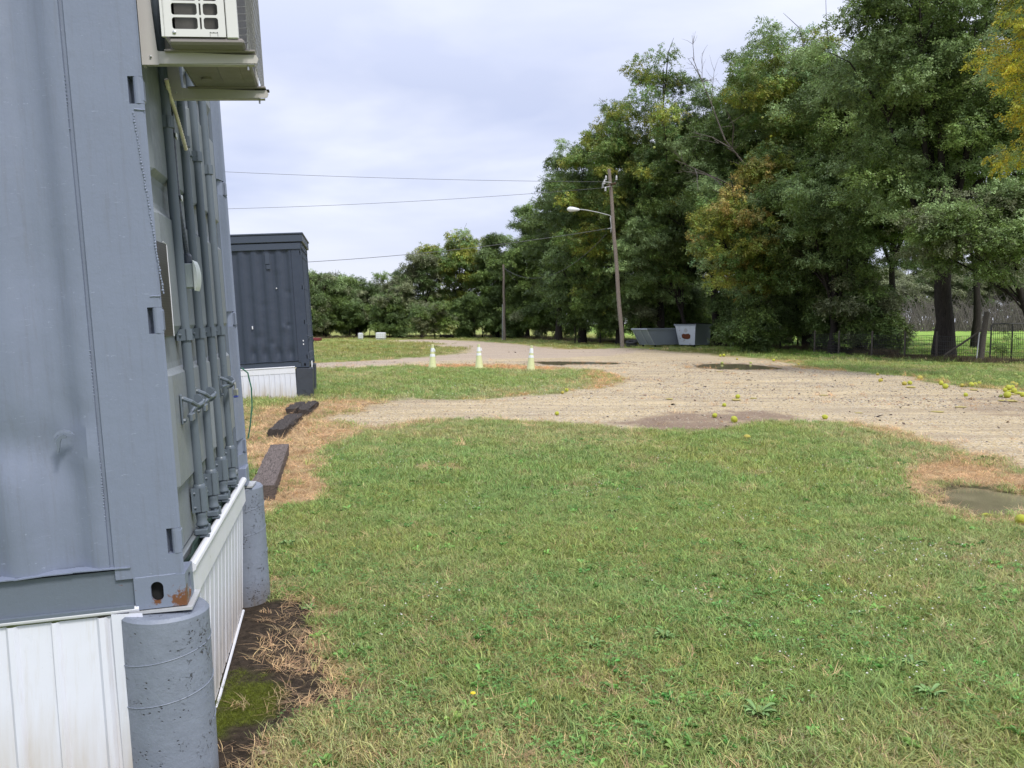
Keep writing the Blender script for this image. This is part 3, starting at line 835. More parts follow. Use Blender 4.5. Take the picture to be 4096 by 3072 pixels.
    for x in (0, 1):
        for yy in (0, 1):
            for z in (0, 1):
                X0, X1 = (0, .162) if not x else (Wd - .162, Wd); Y0, Y1 = (-.002, .176) if not yy else (L - .176, L + .006)
                if not x: X0 = -.003
                else: X1 = Wd + .005
                Z0, Z1 = (0, .118) if not z else (Hh - .118, Hh)
                b = MB()
                if not x and not yy and not z:
                    # shell with a stadium hole in the side and the end wall
                    def wall(fx, w, hgt, hc, hw, hh, t):
                        ring = []; nn = 28
                        for i in range(nn):
                            a = 2 * math.pi * i / nn; r_ = hw
                            cx_ = hc[0] + r_ * math.cos(a); cz_ = hc[1] + (hh - hw) * (1 if math.sin(a) >= 0 else -1) + r_ * math.sin(a); ring.append((cx_, cz_))
                        outr = []
                        for (u, v_) in ring:
                            dx, dz = u - hc[0], v_ - hc[1]; sc = 1e9
                            if dx > 1e-6: sc = min(sc, (w - hc[0]) / dx)
                            if dx < -1e-6: sc = min(sc, -hc[0] / dx)
                            if dz > 1e-6: sc = min(sc, (hgt - hc[1]) / dz)
                            if dz < -1e-6: sc = min(sc, -hc[1] / dz)
                            outr.append((hc[0] + dx * sc, hc[1] + dz * sc))
                        # snap nearest to corners
                        for cxx, czz in ((0, 0), (w, 0), (w, hgt), (0, hgt)):
                            j = min(range(nn), key=lambda i: (outr[i][0] - cxx) ** 2 + (outr[i][1] - czz) ** 2); outr[j] = (cxx, czz)
                        o = len(b.v)
                        for d in (0, t):
                            for (u, v_) in outr: b.v.append(fx(u, v_, d))
                            for (u, v_) in ring: b.v.append(fx(u, v_, d))
                        for i in range(nn):
                            j = (i + 1) % nn
                            b.f += [(o + i, o + j, o + nn + j, o + nn + i), (o + nn + i, o + nn + j, o + 3 * nn + j, o + 3 * nn + i), (o + 2 * nn + i, o + 3 * nn + i, o + 3 * nn + j, o + 2 * nn + j), (o + i, o + 2 * nn + i, o + 2 * nn + j, o + j)]
                    wall(lambda u, v_, d: (X0 + d, Y0 + u, Z0 + v_), Y1 - Y0, Z1 - Z0, ((Y1 - Y0) * .56, .062), .022, .036, .012)
                    wall(lambda u, v_, d: (X0 + .0125 + u, Y0 + d, Z0 + v_), X1 - X0 - .0125, Z1 - Z0, (.07, .060), .024, .040, .012)
                    b.box((X0 + .0125, Y0 + .0125, Z1 - .012), (X1, Y1, Z1 + .0)); b.box((X0 + .0125, Y0 + .0125, Z0), (X1, Y1, Z0 + .012))
                    b.box((X1 - .012, Y0 + .0125, Z0 + .0125), (X1, Y1, Z1 - .0125)); b.box((X0 + .0125, Y1 - .012, Z0 + .0125), (X1 - .0125, Y1, Z1 - .0125))
                    co = b.build('corner_casting', M_['cast'] if side == 'grey' else SM, root)
                    b = MB(); b.box((X0 + .03, Y0 + .03, Z0 + .013), (X1 - .014, Y1 - .014, Z1 - .014)); b.build('casting_interior', M_['darkgap'], co)
                else:
                    b.rbox((X0, Y0, Z0), (X1, Y1, Z1), .006); co = b.build('corner_casting', SM, root)
                    if not yy or not x:
                        b = MB()
                        b.lathe((0, 0, 0), [(.022, 0), (.022, .003)], 16, Matrix.Translation(((X0 - .001) if not x else X1 + .001, (Y0 + Y1) / 2, (Z0 + Z1) / 2)) @ Matrix.Rotation(R(90), 4, 'Y') @ Matrix.Scale(1.6, 4, (1, 0, 0)))
                        b.build('casting_hole', M_['darkgap'], co)
    # --- door end
    b = MB(); b.rbox((.162, .045, 0.0), (Wd - .162, .16, .118), .004); b.build('door_sill', DM, root)
    b = MB(); b.rbox((.162, .0, Hh - .118), (Wd - .162, .12, Hh), .004); b.build('door_header', SM, root)
    for (x0, x1, ix) in ((.175, 1.212, 0), (1.226, 2.263, 1)):
        nx, nz = 46, 110; U, V = np.meshgrid(np.linspace(x0, x1, nx), np.linspace(.13, Hh - .13, nz), indexing='ij')
        fr = np.minimum(U - x0, x1 - U); h = np.zeros_like(U)
        bars_x = [.578, .965] if ix == 0 else [1.345, 1.740]
        for z0, z1 in ((.365, .86), (.985, 1.49), (1.60, 2.12), (2.24, 2.70)):
            inz = np.clip((V - z0) / .03, 0, 1) * np.clip((z1 - V) / .03, 0, 1)
            inx = np.clip((fr - .055) / .03, 0, 1)
            h += inz * inx * .026
        Yv = .058 - h + .020 * 0
        b = MB(); b.grid(np.stack([U, Yv, V], -1)); b.box((x0, .062, .13), (x1, .10, Hh - .13))
        dr = b.build('door', DM, root)
        b = MB()
        for xx in (x0 - .009, x1 - .004): b.box((xx, .040, .12), (xx + .012, .057, Hh - .12))
        b.build('door_gasket', M_['rail'], dr)
        # handles, keepers and hinges belong to the door
        for z in HZ:
            hx = -.004 if ix == 0 else Wd + .004; s = 1 if ix == 0 else -1
            b = MB(); b.tube([(hx + s * .018, .018, z - .046), (hx + s * .018, .018, z + .046)], .017, 14)
            xa, xb = sorted((hx + s * .018, hx + s * .05)); b.box((xa, .004, z - .040), (xb, .012, z + .040))
            b.tube([(hx + s * .018, .018, z - .056), (hx + s * .018, .018, z + .056)], .007, 8)
            b.rbox((min(hx + s * .004, hx + s * .05), .0, z - .043), (max(hx + s * .004, hx + s * .05), .03, z + .043), .008)
            b.build('hinge', SM if side == 'grey' else BM, dr)
        for kx, bx in enumerate(bars_x):
            bb = MB(); yb = .020; rb = .0208; tl = (.040 if kx == 0 and ix == 0 else .012); bx0 = bx; BX = lambda z: bx0 - (z - 1.1) * tl
            bb.tube([(BX(.235), yb, .235), (BX(Hh - .24), yb, Hh - .24)], rb, 18)
            for z, sg in ((.27, -1), (Hh - .27, 1)):
                s_ = sg; bx = BX(z)
                bb.lathe((bx, yb, 0), [(.0208, z - s_ * .07), (.0268, z - s_ * .062), (.0272, z - s_ * .052), (.0225, z - s_ * .046)][::(1 if s_ < 0 else 1)], 18)
                bb.lathe((bx, yb, 0), sorted([(.0225, z + s_ * .055), (.0248, z + s_ * .060), (.0225, z + s_ * .075), (.0215, z + s_ * .098), (.0262, z + s_ * .105), (.0262, z + s_ * .112), (.013, z + s_ * .126), (.012, z + s_ * .14)], key=lambda q: q[1]), 18)
            lb = bb.build('locking_bar', BM, root, smooth=True)
            for z in (.27, .985, 1.86, Hh - .27):
                hh = .052 if z in (.27, Hh - .27) else .024; bx = BX(z); cw_ = .0295 if hh > .03 else .026
                c = MB(); poly = [(bx - .040, .050), (bx - .040, .044), (bx - cw_, .040), (bx - cw_, .012)]
                poly += [(bx + cw_ * math.cos(a), yb - .003 + cw_ * math.sin(a)) for a in [math.pi + math.pi * i / 8 for i in range(9)]]
                poly += [(bx + cw_, .040), (bx + .040, .044), (bx + .040, .050)]
                c.prism(poly, 2, z - hh, z + hh)
                for dz in ((-.6, .6) if hh > .03 else (0,)):
                    for sx in (-1, 1): c.lathe((0, 0, 0), [(.0065, 0), (.006, .008), (.003, .010)], 6, Matrix.Translation((bx + sx * .031, .042, z + dz * hh)) @ Matrix.Rotation(R(90), 4, 'X'))
                c.build('bar_clamp', BM, lb, smooth=False)
            for z, s_ in ((.130, 1), (Hh - .130, -1)):
                bx = BX(z)
                c = MB(); c.rbox((bx - .040, -.004, z - .013), (bx + .010, .050, z + .013), .004); c.rbox((bx - .034, -.010, z - .026), (bx - .016, .05, z - .0125), .003); c.rbox((bx + .004, -.012, z - .016), (bx + .016, .02, z + .026), .004)
                c.tube([(bx - .012, .012, z - .030), (bx - .012, .012, z + .02)], .009, 8); c.build('cam_keeper', BM, lb)
            # handle lug, handle and retainer
            bx = BX(.685); hzv = .685; dirn = -1 if kx == 0 or ix == 0 else -1
            if not (ix == 1 and kx == 0):
                c = MB(); c.prism([(yb - .016 + .026 * math.cos(a) - .010, hzv + .010 + .034 * math.sin(a)) for a in [2 * math.pi * i / 14 for i in range(14)]], 0, bx + .010, bx + .017)
                c.prism([(yb - .026 + .024 * math.cos(a), hzv + .010 + .034 * math.sin(a)) for a in [2 * math.pi * i / 14 for i in range(14)]], 0, bx - .017, bx - .010)
                c.build('handle_lug', BM, lb)
                c = MB(); ln = .19
                if ix == 1: c.tube([(bx + .12, -.0, hzv + .03), (bx + .05, -.02, hzv + .02), (bx, -.030, hzv + .01), (bx - .07, -.022, hzv + .004), (bx - .20, .012, hzv)], [.009, .009, .010, .010, .008], 8)
                else:
                    c.tube([(bx + .012, -.026, hzv + .012), (bx - .03, -.024, hzv + .004), (bx - .08, -.004, hzv - .006), (bx - ln, .004, hzv - .030)], [.011, .010, .009, .008], 8)
                    c.rbox((bx - ln - .035, -.014, hzv - .050), (bx - ln + .045, .000, hzv - .018), .004)
                c.build('handle', BM, lb)
                c = MB(); px_ = bx - ln - .02 if ix == 0 else bx - .15
                c.rbox((px_ - .014, .022, hzv - .060), (px_ + .014, .030, hzv + .062), .003)
                for dz in (-.045, .045): c.lathe((0, 0, 0), [(.010, 0), (.009, .009), (.004, .012)], 6, Matrix.Translation((px_, .023, hzv + dz)) @ Matrix.Rotation(R(90), 4, 'X'))
                c.tube([(px_, .02, hzv + .045), (px_ + .01, -.01, hzv + .030), (px_ + .05, -.022, hzv + .012), (px_ + .09, -.024, hzv + .006)], [.010, .009, .009, .007], 8)
                c.build('handle_retainer', BM, lb)
    return root


M3n = np.array([[-0.20180449, -0.97816413, -0.04969795], [0.97940745, -0.20122989, -0.01635787], [0.00599996, -0.05197563, 0.99863033]])
NEAR = np.array([-1.199, 3.125, -1.038 + CAMZ])
dn = [(.50, .62, .10, .10, .022), (.62, .52, .07, .09, -.016), (.40, .55, .05, .10, .012), (.33, .72, .05, .09, .009), (.34, .58, .05, .05, -.006), (.75, .66, .12, .12, .02), (.28, .62, .02, .12, -.006), (.45, 1.25, .2, .15, .006), (.60, .36, .08, .10, -.012)]
near = container('shipping_container', 'light grey painted shipping container beside the camera, filling the left edge', NEAR, M3n, 'grey', 'door', 'bar', 'rail', dents=dn)
yf, lf = R(10), .052
ux = np.array([-math.sin(yf), math.cos(yf), 0]); uy0 = np.array([-math.cos(yf), -math.sin(yf), 0])
up = np.array([-lf, 0, 1.0]); up = up - ux * up.dot(ux); up /= np.linalg.norm(up); uy = np.cross(up, ux)
M3f = np.stack([ux, uy, up], 1)
FAR = at(1238, 1468, 20.2)
df = [(.40, .36, .07, .12, .028), (.68, .38, .06, .12, .028), (.98, .38, .06, .13, .028), (1.25, .40, .06, .12, .03), (.35, 1.75, .08, .04, .02), (.50, .95, .07, .08, -.015), (.80, .60, .08, .08, .014), (1.10, .75, .1, .1, .015), (.42, 1.0, .05, .05, .02), (.9, 1.5, .12, .03, .012), (.6, 2.3, .08, .08, -.01)]
far = container('shipping_container', 'dark navy blue shipping container standing further back above white skirting', FAR, M3f, 'navy', 'navy', 'navy2', 'navy2', dents=df)


def LB(): return MB()


# extras on the far container: roof flashing, small brackets, white scraps
b = MB(); b.rbox((-.05, -.04, 2.905), (2.49, 6.10, 3.075), .01); b.rbox((-.07, -.06, 3.076), (2.51, 6.12, 3.115), .008); b.build('roof_flashing', M_['navy2'], far)
b = MB(); b.rbox((-.026, .02, 2.74), (-.006, 6.0, 2.88), .004); b.build('upper_trim_board', M_['navy2'], far)
for yy in (.78, 2.05 + .08):
    b = MB(); b.rbox((-.016, yy - .05, 2.42), (.004, yy + .05, 2.66), .003); b.rbox((-.030, yy - .06, 2.30), (-.002, yy + .03, 2.40), .003); b.build('panel_bracket', M_['navy2'], far)
b = MB(); b.add([(-.03, -.05, .02), (.02, -.075, .05), (.03, -.075, .15), (-.02, -.05, .12)], [(0, 1, 2, 3)]); b.box((-.03, -.07, .0), (.03, -.05, .14)); b.build('white_scrap', M_['wclean'], far)
for (yy, zz_, sy_, sz_) in ((1.72, 1.78, .012, .012), (1.80, 1.78, .010, .010), (1.70, 1.50, .012, .014), (1.78, 1.50, .012, .014), (1.22, .98, .012, .035), (.62, 1.86, .012, .012), (.10, .62, .012, .016), (.10, .54, .012, .016)):
    b = MB(); b.rbox((-.004, yy - sy_, zz_ - sz_), (.045, yy + sy_, zz_ + sz_), .002); b.build('bare_metal_mark', M_['wclean'], far)
b = MB(); b.rbox((-.012, 1.64, 1.22), (-.004, 1.70, 1.30), .002); b.build('white_tag', M_['wclean'], far)

# extras on the near container: peeled paint, weld beads, placard, door plaque
def flake(pts, th=.0022):
    b = MB(); b.prism(pts, 0, .0015 - th, .006); return b
for pts, mt in (([(.390, .640), (.402, .655), (.415, .662), (.428, .655), (.424, .648), (.410, .648), (.404, .635), (.402, .618), (.396, .598), (.390, .600), (.393, .618)], 'rail'),
            ([(.386, .648), (.400, .664), (.416, .670), (.436, .664), (.452, .660), (.440, .672), (.418, .680), (.398, .674), (.384, .660)], 'wclean')):
    b = flake(pts, .0022 if mt == 'rail' else .0030)
    b.v = [(x - .004, 0.780 - y, z) for x, y, z in b.v]
    b.build('peeled_paint', M_['rail' if mt == 'rail' else 'grey'], near)
for yy, zz_ in ((.335, .95), (.345, .62), (.30, 1.9), (.352, .52)):
    b = MB()
    for q in range(16): b.lathe((0, 0, 0), [(.0016, -.002), (.0032, 0), (.0012, .003)], 6, Matrix.Translation((.0065, .2545 + random.uniform(-.002, .002), zz_ - q * .012 + random.uniform(-.003, .003))))
    b.build('weld_bead', M_['grey'], near)
b = MB()
for i in range(70):
    z = 1.775 - i * .0100
    if z < 1.14: break
    yb_ = .028 - .0008 * i + random.uniform(-.0015, .0015); r_ = random.uniform(.0022, .0042)
    b.lathe((0, 0, 0), [(r_, -.004), (r_ * 1.1, 0), (r_ * .6, .004)], 6, Matrix.Translation((-.0005, yb_ + .012, z)))
b.tube([(-.001, .000 + .012 * k, 1.135 + random.uniform(-.002, .002)) for k in range(0, 4)], .0028, 6)
b.tube([(-.001, .012 * k, 1.785 + random.uniform(-.002, .002)) for k in range(0, 4)], .0035, 6)
b.build('weld_bead', M_['grey'], near)
b = MB(); b.tube([(.000, .03 + .02 * k, .119 + random.uniform(-.0015, .0015)) for k in range(0, 8)], .003, 6); b.build('weld_bead', M_['grey'], near)
pb = MB(); pb.rbox((.16, .026, .985), (.345, .0315, 1.345), .002); plc = pb.build('data_placard', M_['placard'], near)
pb = MB(); pb.tube([(.346, .026, .985), (.349, .026, 1.16), (.345, .026, 1.345), (.28, .026, 1.350)], .0022, 6); pb.build('placard_sealant', M_['wclean'], plc)


def nw(x, y, z): return Vector(NEAR) + Matrix(M3n.tolist()) @ Vector((x, y, z))


def near_thing(name, label, cat, group=None):
    o = bpy.data.objects.new(name, None); COL.objects.link(o); o.matrix_world = near.matrix_world.copy(); return tag(o, label, cat, group)


near.matrix_world = near.matrix_world
bpy.context.view_layer.update()

# air conditioner
ac = near_thing('air_conditioner', 'off white outdoor air conditioner unit hanging on brackets high on grey container', 'air conditioner')
aX, aY0, aY1, aS, aZ, aH = .0, -.088, -.362, -.292, 2.036, .56
b = MB()
ry = lambda f: aY0 + (aS - aY0) * f
# side panel with window openings built as a lattice of strips
rows = []; zc = aZ + .026
while zc < aZ + aH - .06: rows.append((zc, zc + .040)); zc += .0485
cA, cB, cC, cD, cE, cF = .125, .545, .58, .612, .645, .885
T_ = .004
def strip(f0, f1, z0, z1): b.box((aX, min(ry(f0), ry(f1)), z0), (aX + T_, max(ry(f0), ry(f1)), z1))
strip(0, cA, aZ, aZ + aH); strip(cB, cC, aZ, aZ + aH); strip(cD, cE, aZ, aZ + aH); strip(cF, 1.0, aZ, aZ + aH)
prev = aZ
for z0, z1 in rows + [(aZ + aH, 0)]:
    for f0, f1 in ((cA, cB), (cC, cD), (cE, cF)): strip(f0, f1, prev, z0)
    prev = z1
for z0, z1 in rows:          # rounded corners of the openings
    for f0, f1 in ((cA, cB), (cE, cF)):
        for ff, sg in ((f0, 1), (f1, -1)):
            for zz_, sz in ((z0, 1), (z1, -1)):
                r_ = .009; y0 = ry(ff); pts = [(y0, zz_)] + [(y0 - sg * (r_ - r_ * math.sin(a)), zz_ + sz * (r_ - r_ * math.cos(a))) for a in [0, .4, .8, 1.2, 1.57]]
                b.prism(pts, 0, aX + .0002, aX + T_ - .0002)
b.box((aX, aY0 + .0, aZ + .0), (aX + .012, aY0 + .012, aZ + aH)); b.box((aX + .0, aY0, aZ + .001), (.80, aY0 + .004, aZ + aH)); b.box((aX, aY1, aZ + aH), (.80, aY0, aZ + aH + .006))
b.box((.796, aY1 + .02, aZ), (.80, aY0, aZ + aH))
b.build('casing', M_['ac'], ac)
b = MB(); b.rbox((aX - .001, aY1 + .028, aZ - .004), (aX + .03, aS - .003, aZ + aH), .003); b.build('corner_panel', M_['ac'], ac)
b = MB(); b.box((aX + .035, aY1 + .03, aZ + .01), (.79, aY0 - .03, aZ + aH - .01)); b.build('coil', M_['fan'], ac)
b = MB()
b.rbox((aX + .004, aY1 + .01, aZ - .024), (.795, aY0 - .008, aZ - .001), .008)
for x in (.09, .60): b.rbox((x - .02, aY1 - .02, aZ - .030), (x + .03, aY0 + .02, aZ - .022), .002)
b.rbox((.2, aY1 + .06, aZ - .029), (.5, aY1 + .14, aZ - .024), .002); b.lathe((.45, aY1 + .2, aZ - .032), [(.02, 0), (.02, .008)], 14)
b.build('base_pan', M_['acu'], ac)
b = MB()
for k in range(24):
    z = aZ - .015 + k * .0245; b.tube([(aX + .01, aY1 + .026, z), (aX + .004, aY1 - .002, z), (.79, aY1 - .002, z)], .0014, 5)
for k in range(18): x = aX + .006 + k * .0455; b.tube([(x, aY1 - .0035, aZ - .03), (x, aY1 - .0035, aZ + aH)], .0011, 4)
for k in range(3): b.tube([(aX + .006 + k * .012, aY1 + .0, aZ - .04), (aX + .010 + k * .012, aY1 - .002, aZ + .02)], .0016, 5)
b.build('wire_guard', M_['guard'], ac)
b = MB(); b.lathe((0, 0, 0), [(.0065, 0), (.0065, .003), (.003, .005)], 12, Matrix.Translation((aX - .0, ry(.15), aZ + .014)) @ Matrix.Rotation(R(-90), 4, 'Y')); b.build('screw', M_['steel'], ac)
b = MB(); y_ = ry(.80)
b.box((aX - .0008, y_ - .013, aZ + .013), (aX, y_ + .013, aZ + .0145)); b.box((aX - .0008, y_ + .0125, aZ + .001), (aX, y_ + .0135, aZ + .014)); b.box((aX - .0008, y_ - .0135, aZ + .001), (aX, y_ - .0125, aZ + .014))
for q in (-.012, 0, .012): b.box((aX - .0008, y_ + q - .0015, aZ + .0145), (aX, y_ + q + .0015, aZ + .0165))
b.build('printed_mark', M_['black'], ac)
# brackets
for j, x in enumerate((.09, .60)):
    br = near_thing('wall_bracket', ('beige steel wall bracket under the near end of the air conditioner' if j == 0 else 'beige steel wall bracket under the far end of the air conditioner'), 'bracket', 'air conditioner brackets')
    b = MB(); b.prism([(.0, 1.966), (-.385, 1.970), (-.392, 1.985), (-.385, 1.998), (.0, 2.012)], 0, x - .004, x - .0005); b.box((x - .0045, -.385, 2.0095 - .012), (x + .034, -.0, 2.000)); b.box((x, -.375, 1.9655), (x + .030, -.0, 1.968)); b.build('arm', M_['brk'], br)
    b = MB(); b.box((x - .0065, -.045, 1.962), (x - .0042, .012, 2.012)); b.prism([(-.045, 1.962), (.012, 1.962), (.012, 2.62), (-.012, 2.62)], 0, x - .0068, x - .0045); b.box((x - .004, .006, 1.962), (x + .040, .012, 2.62)); b.build('upright', M_['brk'], br)
    b = MB(); b.lathe((0, 0, 0), [(.004, 0), (.004, .006), (.002, .007)], 8, Matrix.Translation((x - .0065, -.020, 1.990)) @ Matrix.Rotation(R(-90), 4, 'Y')); b.build('screw', M_['steel'], br)
    b = MB(); b.tube([(x + .015, -.352, 1.95), (x + .015, -.352, 2.0)], .004, 8); b.build('bolt', M_['steel'], br)
    if j: b = MB(); b.rbox((x, -.395, 1.9995), (x + .035, -.335, 2.006), .002); b.build('rubber_pad', M_['black'], br)
# switch box, conduit and drain hose
sb_ = near_thing('switch_box', 'pale grey electrical switch box with curved lid on the container door', 'electrical box')
b = MB(); b.rbox((.665, -.020, 1.185), (.775, .054, 1.290), .004); b.build('box_body', M_['boxg'], sb_)
b = MB(); arc = [(-.022 - .013 * math.sin(math.pi * i / 8) ** .7 if 0 < i < 8 else -.022, 1.172 + .130 * i / 8) for i in range(9)]; b.prism(arc + [(-.0205, 1.302), (-.0205, 1.172)], 0, .655, .785); b.build('box_lid', M_['lid'], sb_)
cn = near_thing('electrical_conduit', 'dark grey flexible conduit running down from the air conditioner to the switch box', 'conduit')
pts = [(.64, .012, 2.30), (.65, .016, 2.0), (.66, .018, 1.85), (.665, .020, 1.65), (.675, .018, 1.50), (.70, .010, 1.38), (.715, .008, 1.325)]
pp = []
for i in range(len(pts) - 1):
    for q in range(14):
        t = q / 14; pp.append([pts[i][k] * (1 - t) + pts[i + 1][k] * t for k in range(3)])
b = MB(); b.tube(pp, [.0105 + .0010 * (i % 2) for i in range(len(pp))], 10); b.build('flexible_tube', M_['darkcon'], cn)
b = MB(); b.tube([(.66, .036, 2.3), (.672, .040, 1.7), (.70, .042, 1.4), (.73, .04, 1.29)], .0045, 8); b.build('thin_cable', M_['darkcon'], cn)
b = MB(); b.lathe((.715, .008, 1.288), [(.020, 0), (.020, .034), (.016, .042), (.013, .046)], 14); b.build('conduit_fitting', M_['darkcon'], cn)
for z, x in ((1.83, .662), (1.57, .670)): b = MB(); b.rbox((x - .016, .001, z - .010), (x + .016, .006, z + .010), .002); b.box((x + .012, .004, z - .012), (x + .034, .030, z + .012)); b.build('pipe_clip', M_['wclean'], cn)
dh = near_thing('drain_hose', 'cream corrugated drain hose hanging loose below the air conditioner', 'hose')
pts = [(.50, .0, 2.02), (.56, -.0, 1.968), (.63, -.003, 1.93), (.70, -.003, 1.894), (.78, -.003, 1.852), (.87, -.002, 1.805)]; pp = []
for i in range(len(pts) - 1):
    for q in range(10): t = q / 10; pp.append([pts[i][k] * (1 - t) + pts[i + 1][k] * t for k in range(3)])
b = MB(); b.tube(pp, [.0095 if i % 2 else .0075 for i in range(len(pp))], 10); o = b.build('hose_tube', M_['cream'], dh, smooth=True)
# padlock on the right door handle
pl = near_thing('padlock', 'laminated steel padlock hanging from the door handle', 'padlock')
bx = 1.70
b = MB(); b.rbox((bx - .024, -.052, .622), (bx + .020, -.030, .660), .003); b.build('lock_body', M_['steel'], pl)
b = MB(); b.rbox((bx - .025, -.053, .612), (bx + .021, -.029, .6215), .003); b.build('blue_bumper', M_['bluet'], pl)
b = MB(); b.tube([(bx - .016, -.041, .66)] + [(bx - .002 - .014 * math.cos(a), -.041, .682 + .014 * math.sin(a)) for a in [math.pi * i / 8 for i in range(9)]] + [(bx + .012, -.041, .66)], .0035, 8); b.build('shackle', M_['steel'], pl)
# green wire at the far corner post
gw = near_thing('ground_wire', 'thin green wire looping beside the far corner post of the grey container', 'wire')
b = MB(); b.tube([(2.43, -.006, .735), (2.45, -.04, .70), (2.45, -.055, .60), (2.45, -.050, .48), (2.44, -.03, .36), (2.44, -.012, .28)], .0045, 8); b.build('wire_run', M_['green'], gw)

# ------------------------------------------------------------------ piers
def pier(label, cx, cy, ztop, r, lean, mat, square=False, yaw=0):
    t = thing('concrete_pier', label, 'pier', (cx, cy, 0), group='piers under the containers')
    b = MB(); zs = [-.15, 0, .3, ztop * .6, ztop - .012, ztop]; n = 48
    if square:
        for i in range(1): b.rbox((-.20, -.20, -.15), (.20, .20, ztop), .03, Matrix.Rotation(yaw, 4, 'Z'))
    else:
        vs = []
        for k, z in enumerate(zs):
            rr = r - (.010 if k == len(zs) - 1 else 0)
            for i in range(n): a = 2 * math.pi * i / n; vs.append((rr * math.cos(a) - lean[0] * (1 - 0) * (z - ztop), rr * math.sin(a) - lean[1] * (z - ztop), z))
        fs = [(k * n + i, k * n + (i + 1) % n, (k + 1) * n + (i + 1) % n, (k + 1) * n + i) for k in range(len(zs) - 1) for i in range(n)]
        fs.append(tuple((len(zs) - 1) * n + i for i in range(n))); b.add(vs, fs)
    o = b.build('column', M_[mat], t, smooth=not square)
    if not square:
        b = MB(); pts = []     # spiral ridge left by the cardboard form
        k0 = 130; zz0 = ztop - .10
        for i in range(k0):
            a = -2.9 + i * .12; z = ztop - .05 - .155 * (.12 * i) / (2 * math.pi) * 1.0
            if z < .02: break
            pts.append(((r + .0005) * math.cos(-a) - lean[0] * (z - ztop), (r + .0005) * math.sin(-a) - lean[1] * (z - ztop), z))
        b.tube(pts, .0022, 5); b.build('spiral_ridge', M_[mat], t)
    return t


pn = pier('grey painted round concrete pier under the near corner of the grey container', -1.303, 3.175, .716, .158, (.035, 0), 'pier')
b = MB(); q = [nw(-.006, .20, -.004), nw(.19, .20, -.004), nw(.19, -.022, -.004), nw(-.022, -.022, -.004)]; q = [p - Vector((-1.303, 3.175, 0)) for p in q]
vs = [tuple(p) for p in q] + [tuple(p - Vector((0, 0, .010))) for p in q]; b.add(vs, [(0, 1, 2, 3), (7, 6, 5, 4), (0, 4, 5, 1), (1, 5, 6, 2), (2, 6, 7, 3), (3, 7, 4, 0)]); b.build('shim_plate', M_['galv'], pn)
pf = pier('grey painted round concrete pier under the far door corner of the grey container', -1.772, 5.50, .738, .163, (.05, 0), 'pier')
b = MB(); q = [nw(2.30, .16, -.004), nw(2.46, .16, -.004), nw(2.47, -.04, -.004), nw(2.30, -.03, -.004)]; q = [p - Vector((-1.772, 5.50, 0)) for p in q]
vs = [tuple(p) for p in q] + [tuple(p - Vector((0, 0, .010))) for p in q]; b.add(vs, [(0, 1, 2, 3), (7, 6, 5, 4), (0, 4, 5, 1), (1, 5, 6, 2), (2, 6, 7, 3), (3, 7, 4, 0)]); b.build('shim_plate', M_['galv'], pf)
b = MB(); b.box(tuple(nw(2.30, .02, -.0) - Vector((-1.772, 5.5, 0)) + Vector((-.001, 0, -.001))), tuple(nw(2.30, .02, -.0) - Vector((-1.772, 5.5, 0)) + Vector((.0, .001, 0)))); 
cF0 = FAR + M3f @ np.array([.20, .16, 0])
pier('dark navy painted square pier under the corner of the dark container', cF0[0] + .035, cF0[1], cF0[2] - .005, .2, (0, 0), 'pierd', True, yf)
cF1 = FAR + M3f @ np.array([2.25, .16, 0]); pier('dark navy painted pier under the back corner of the dark container', cF1[0], cF1[1], cF1[2] - .005, .2, (0, 0), 'pierd', True, yf)

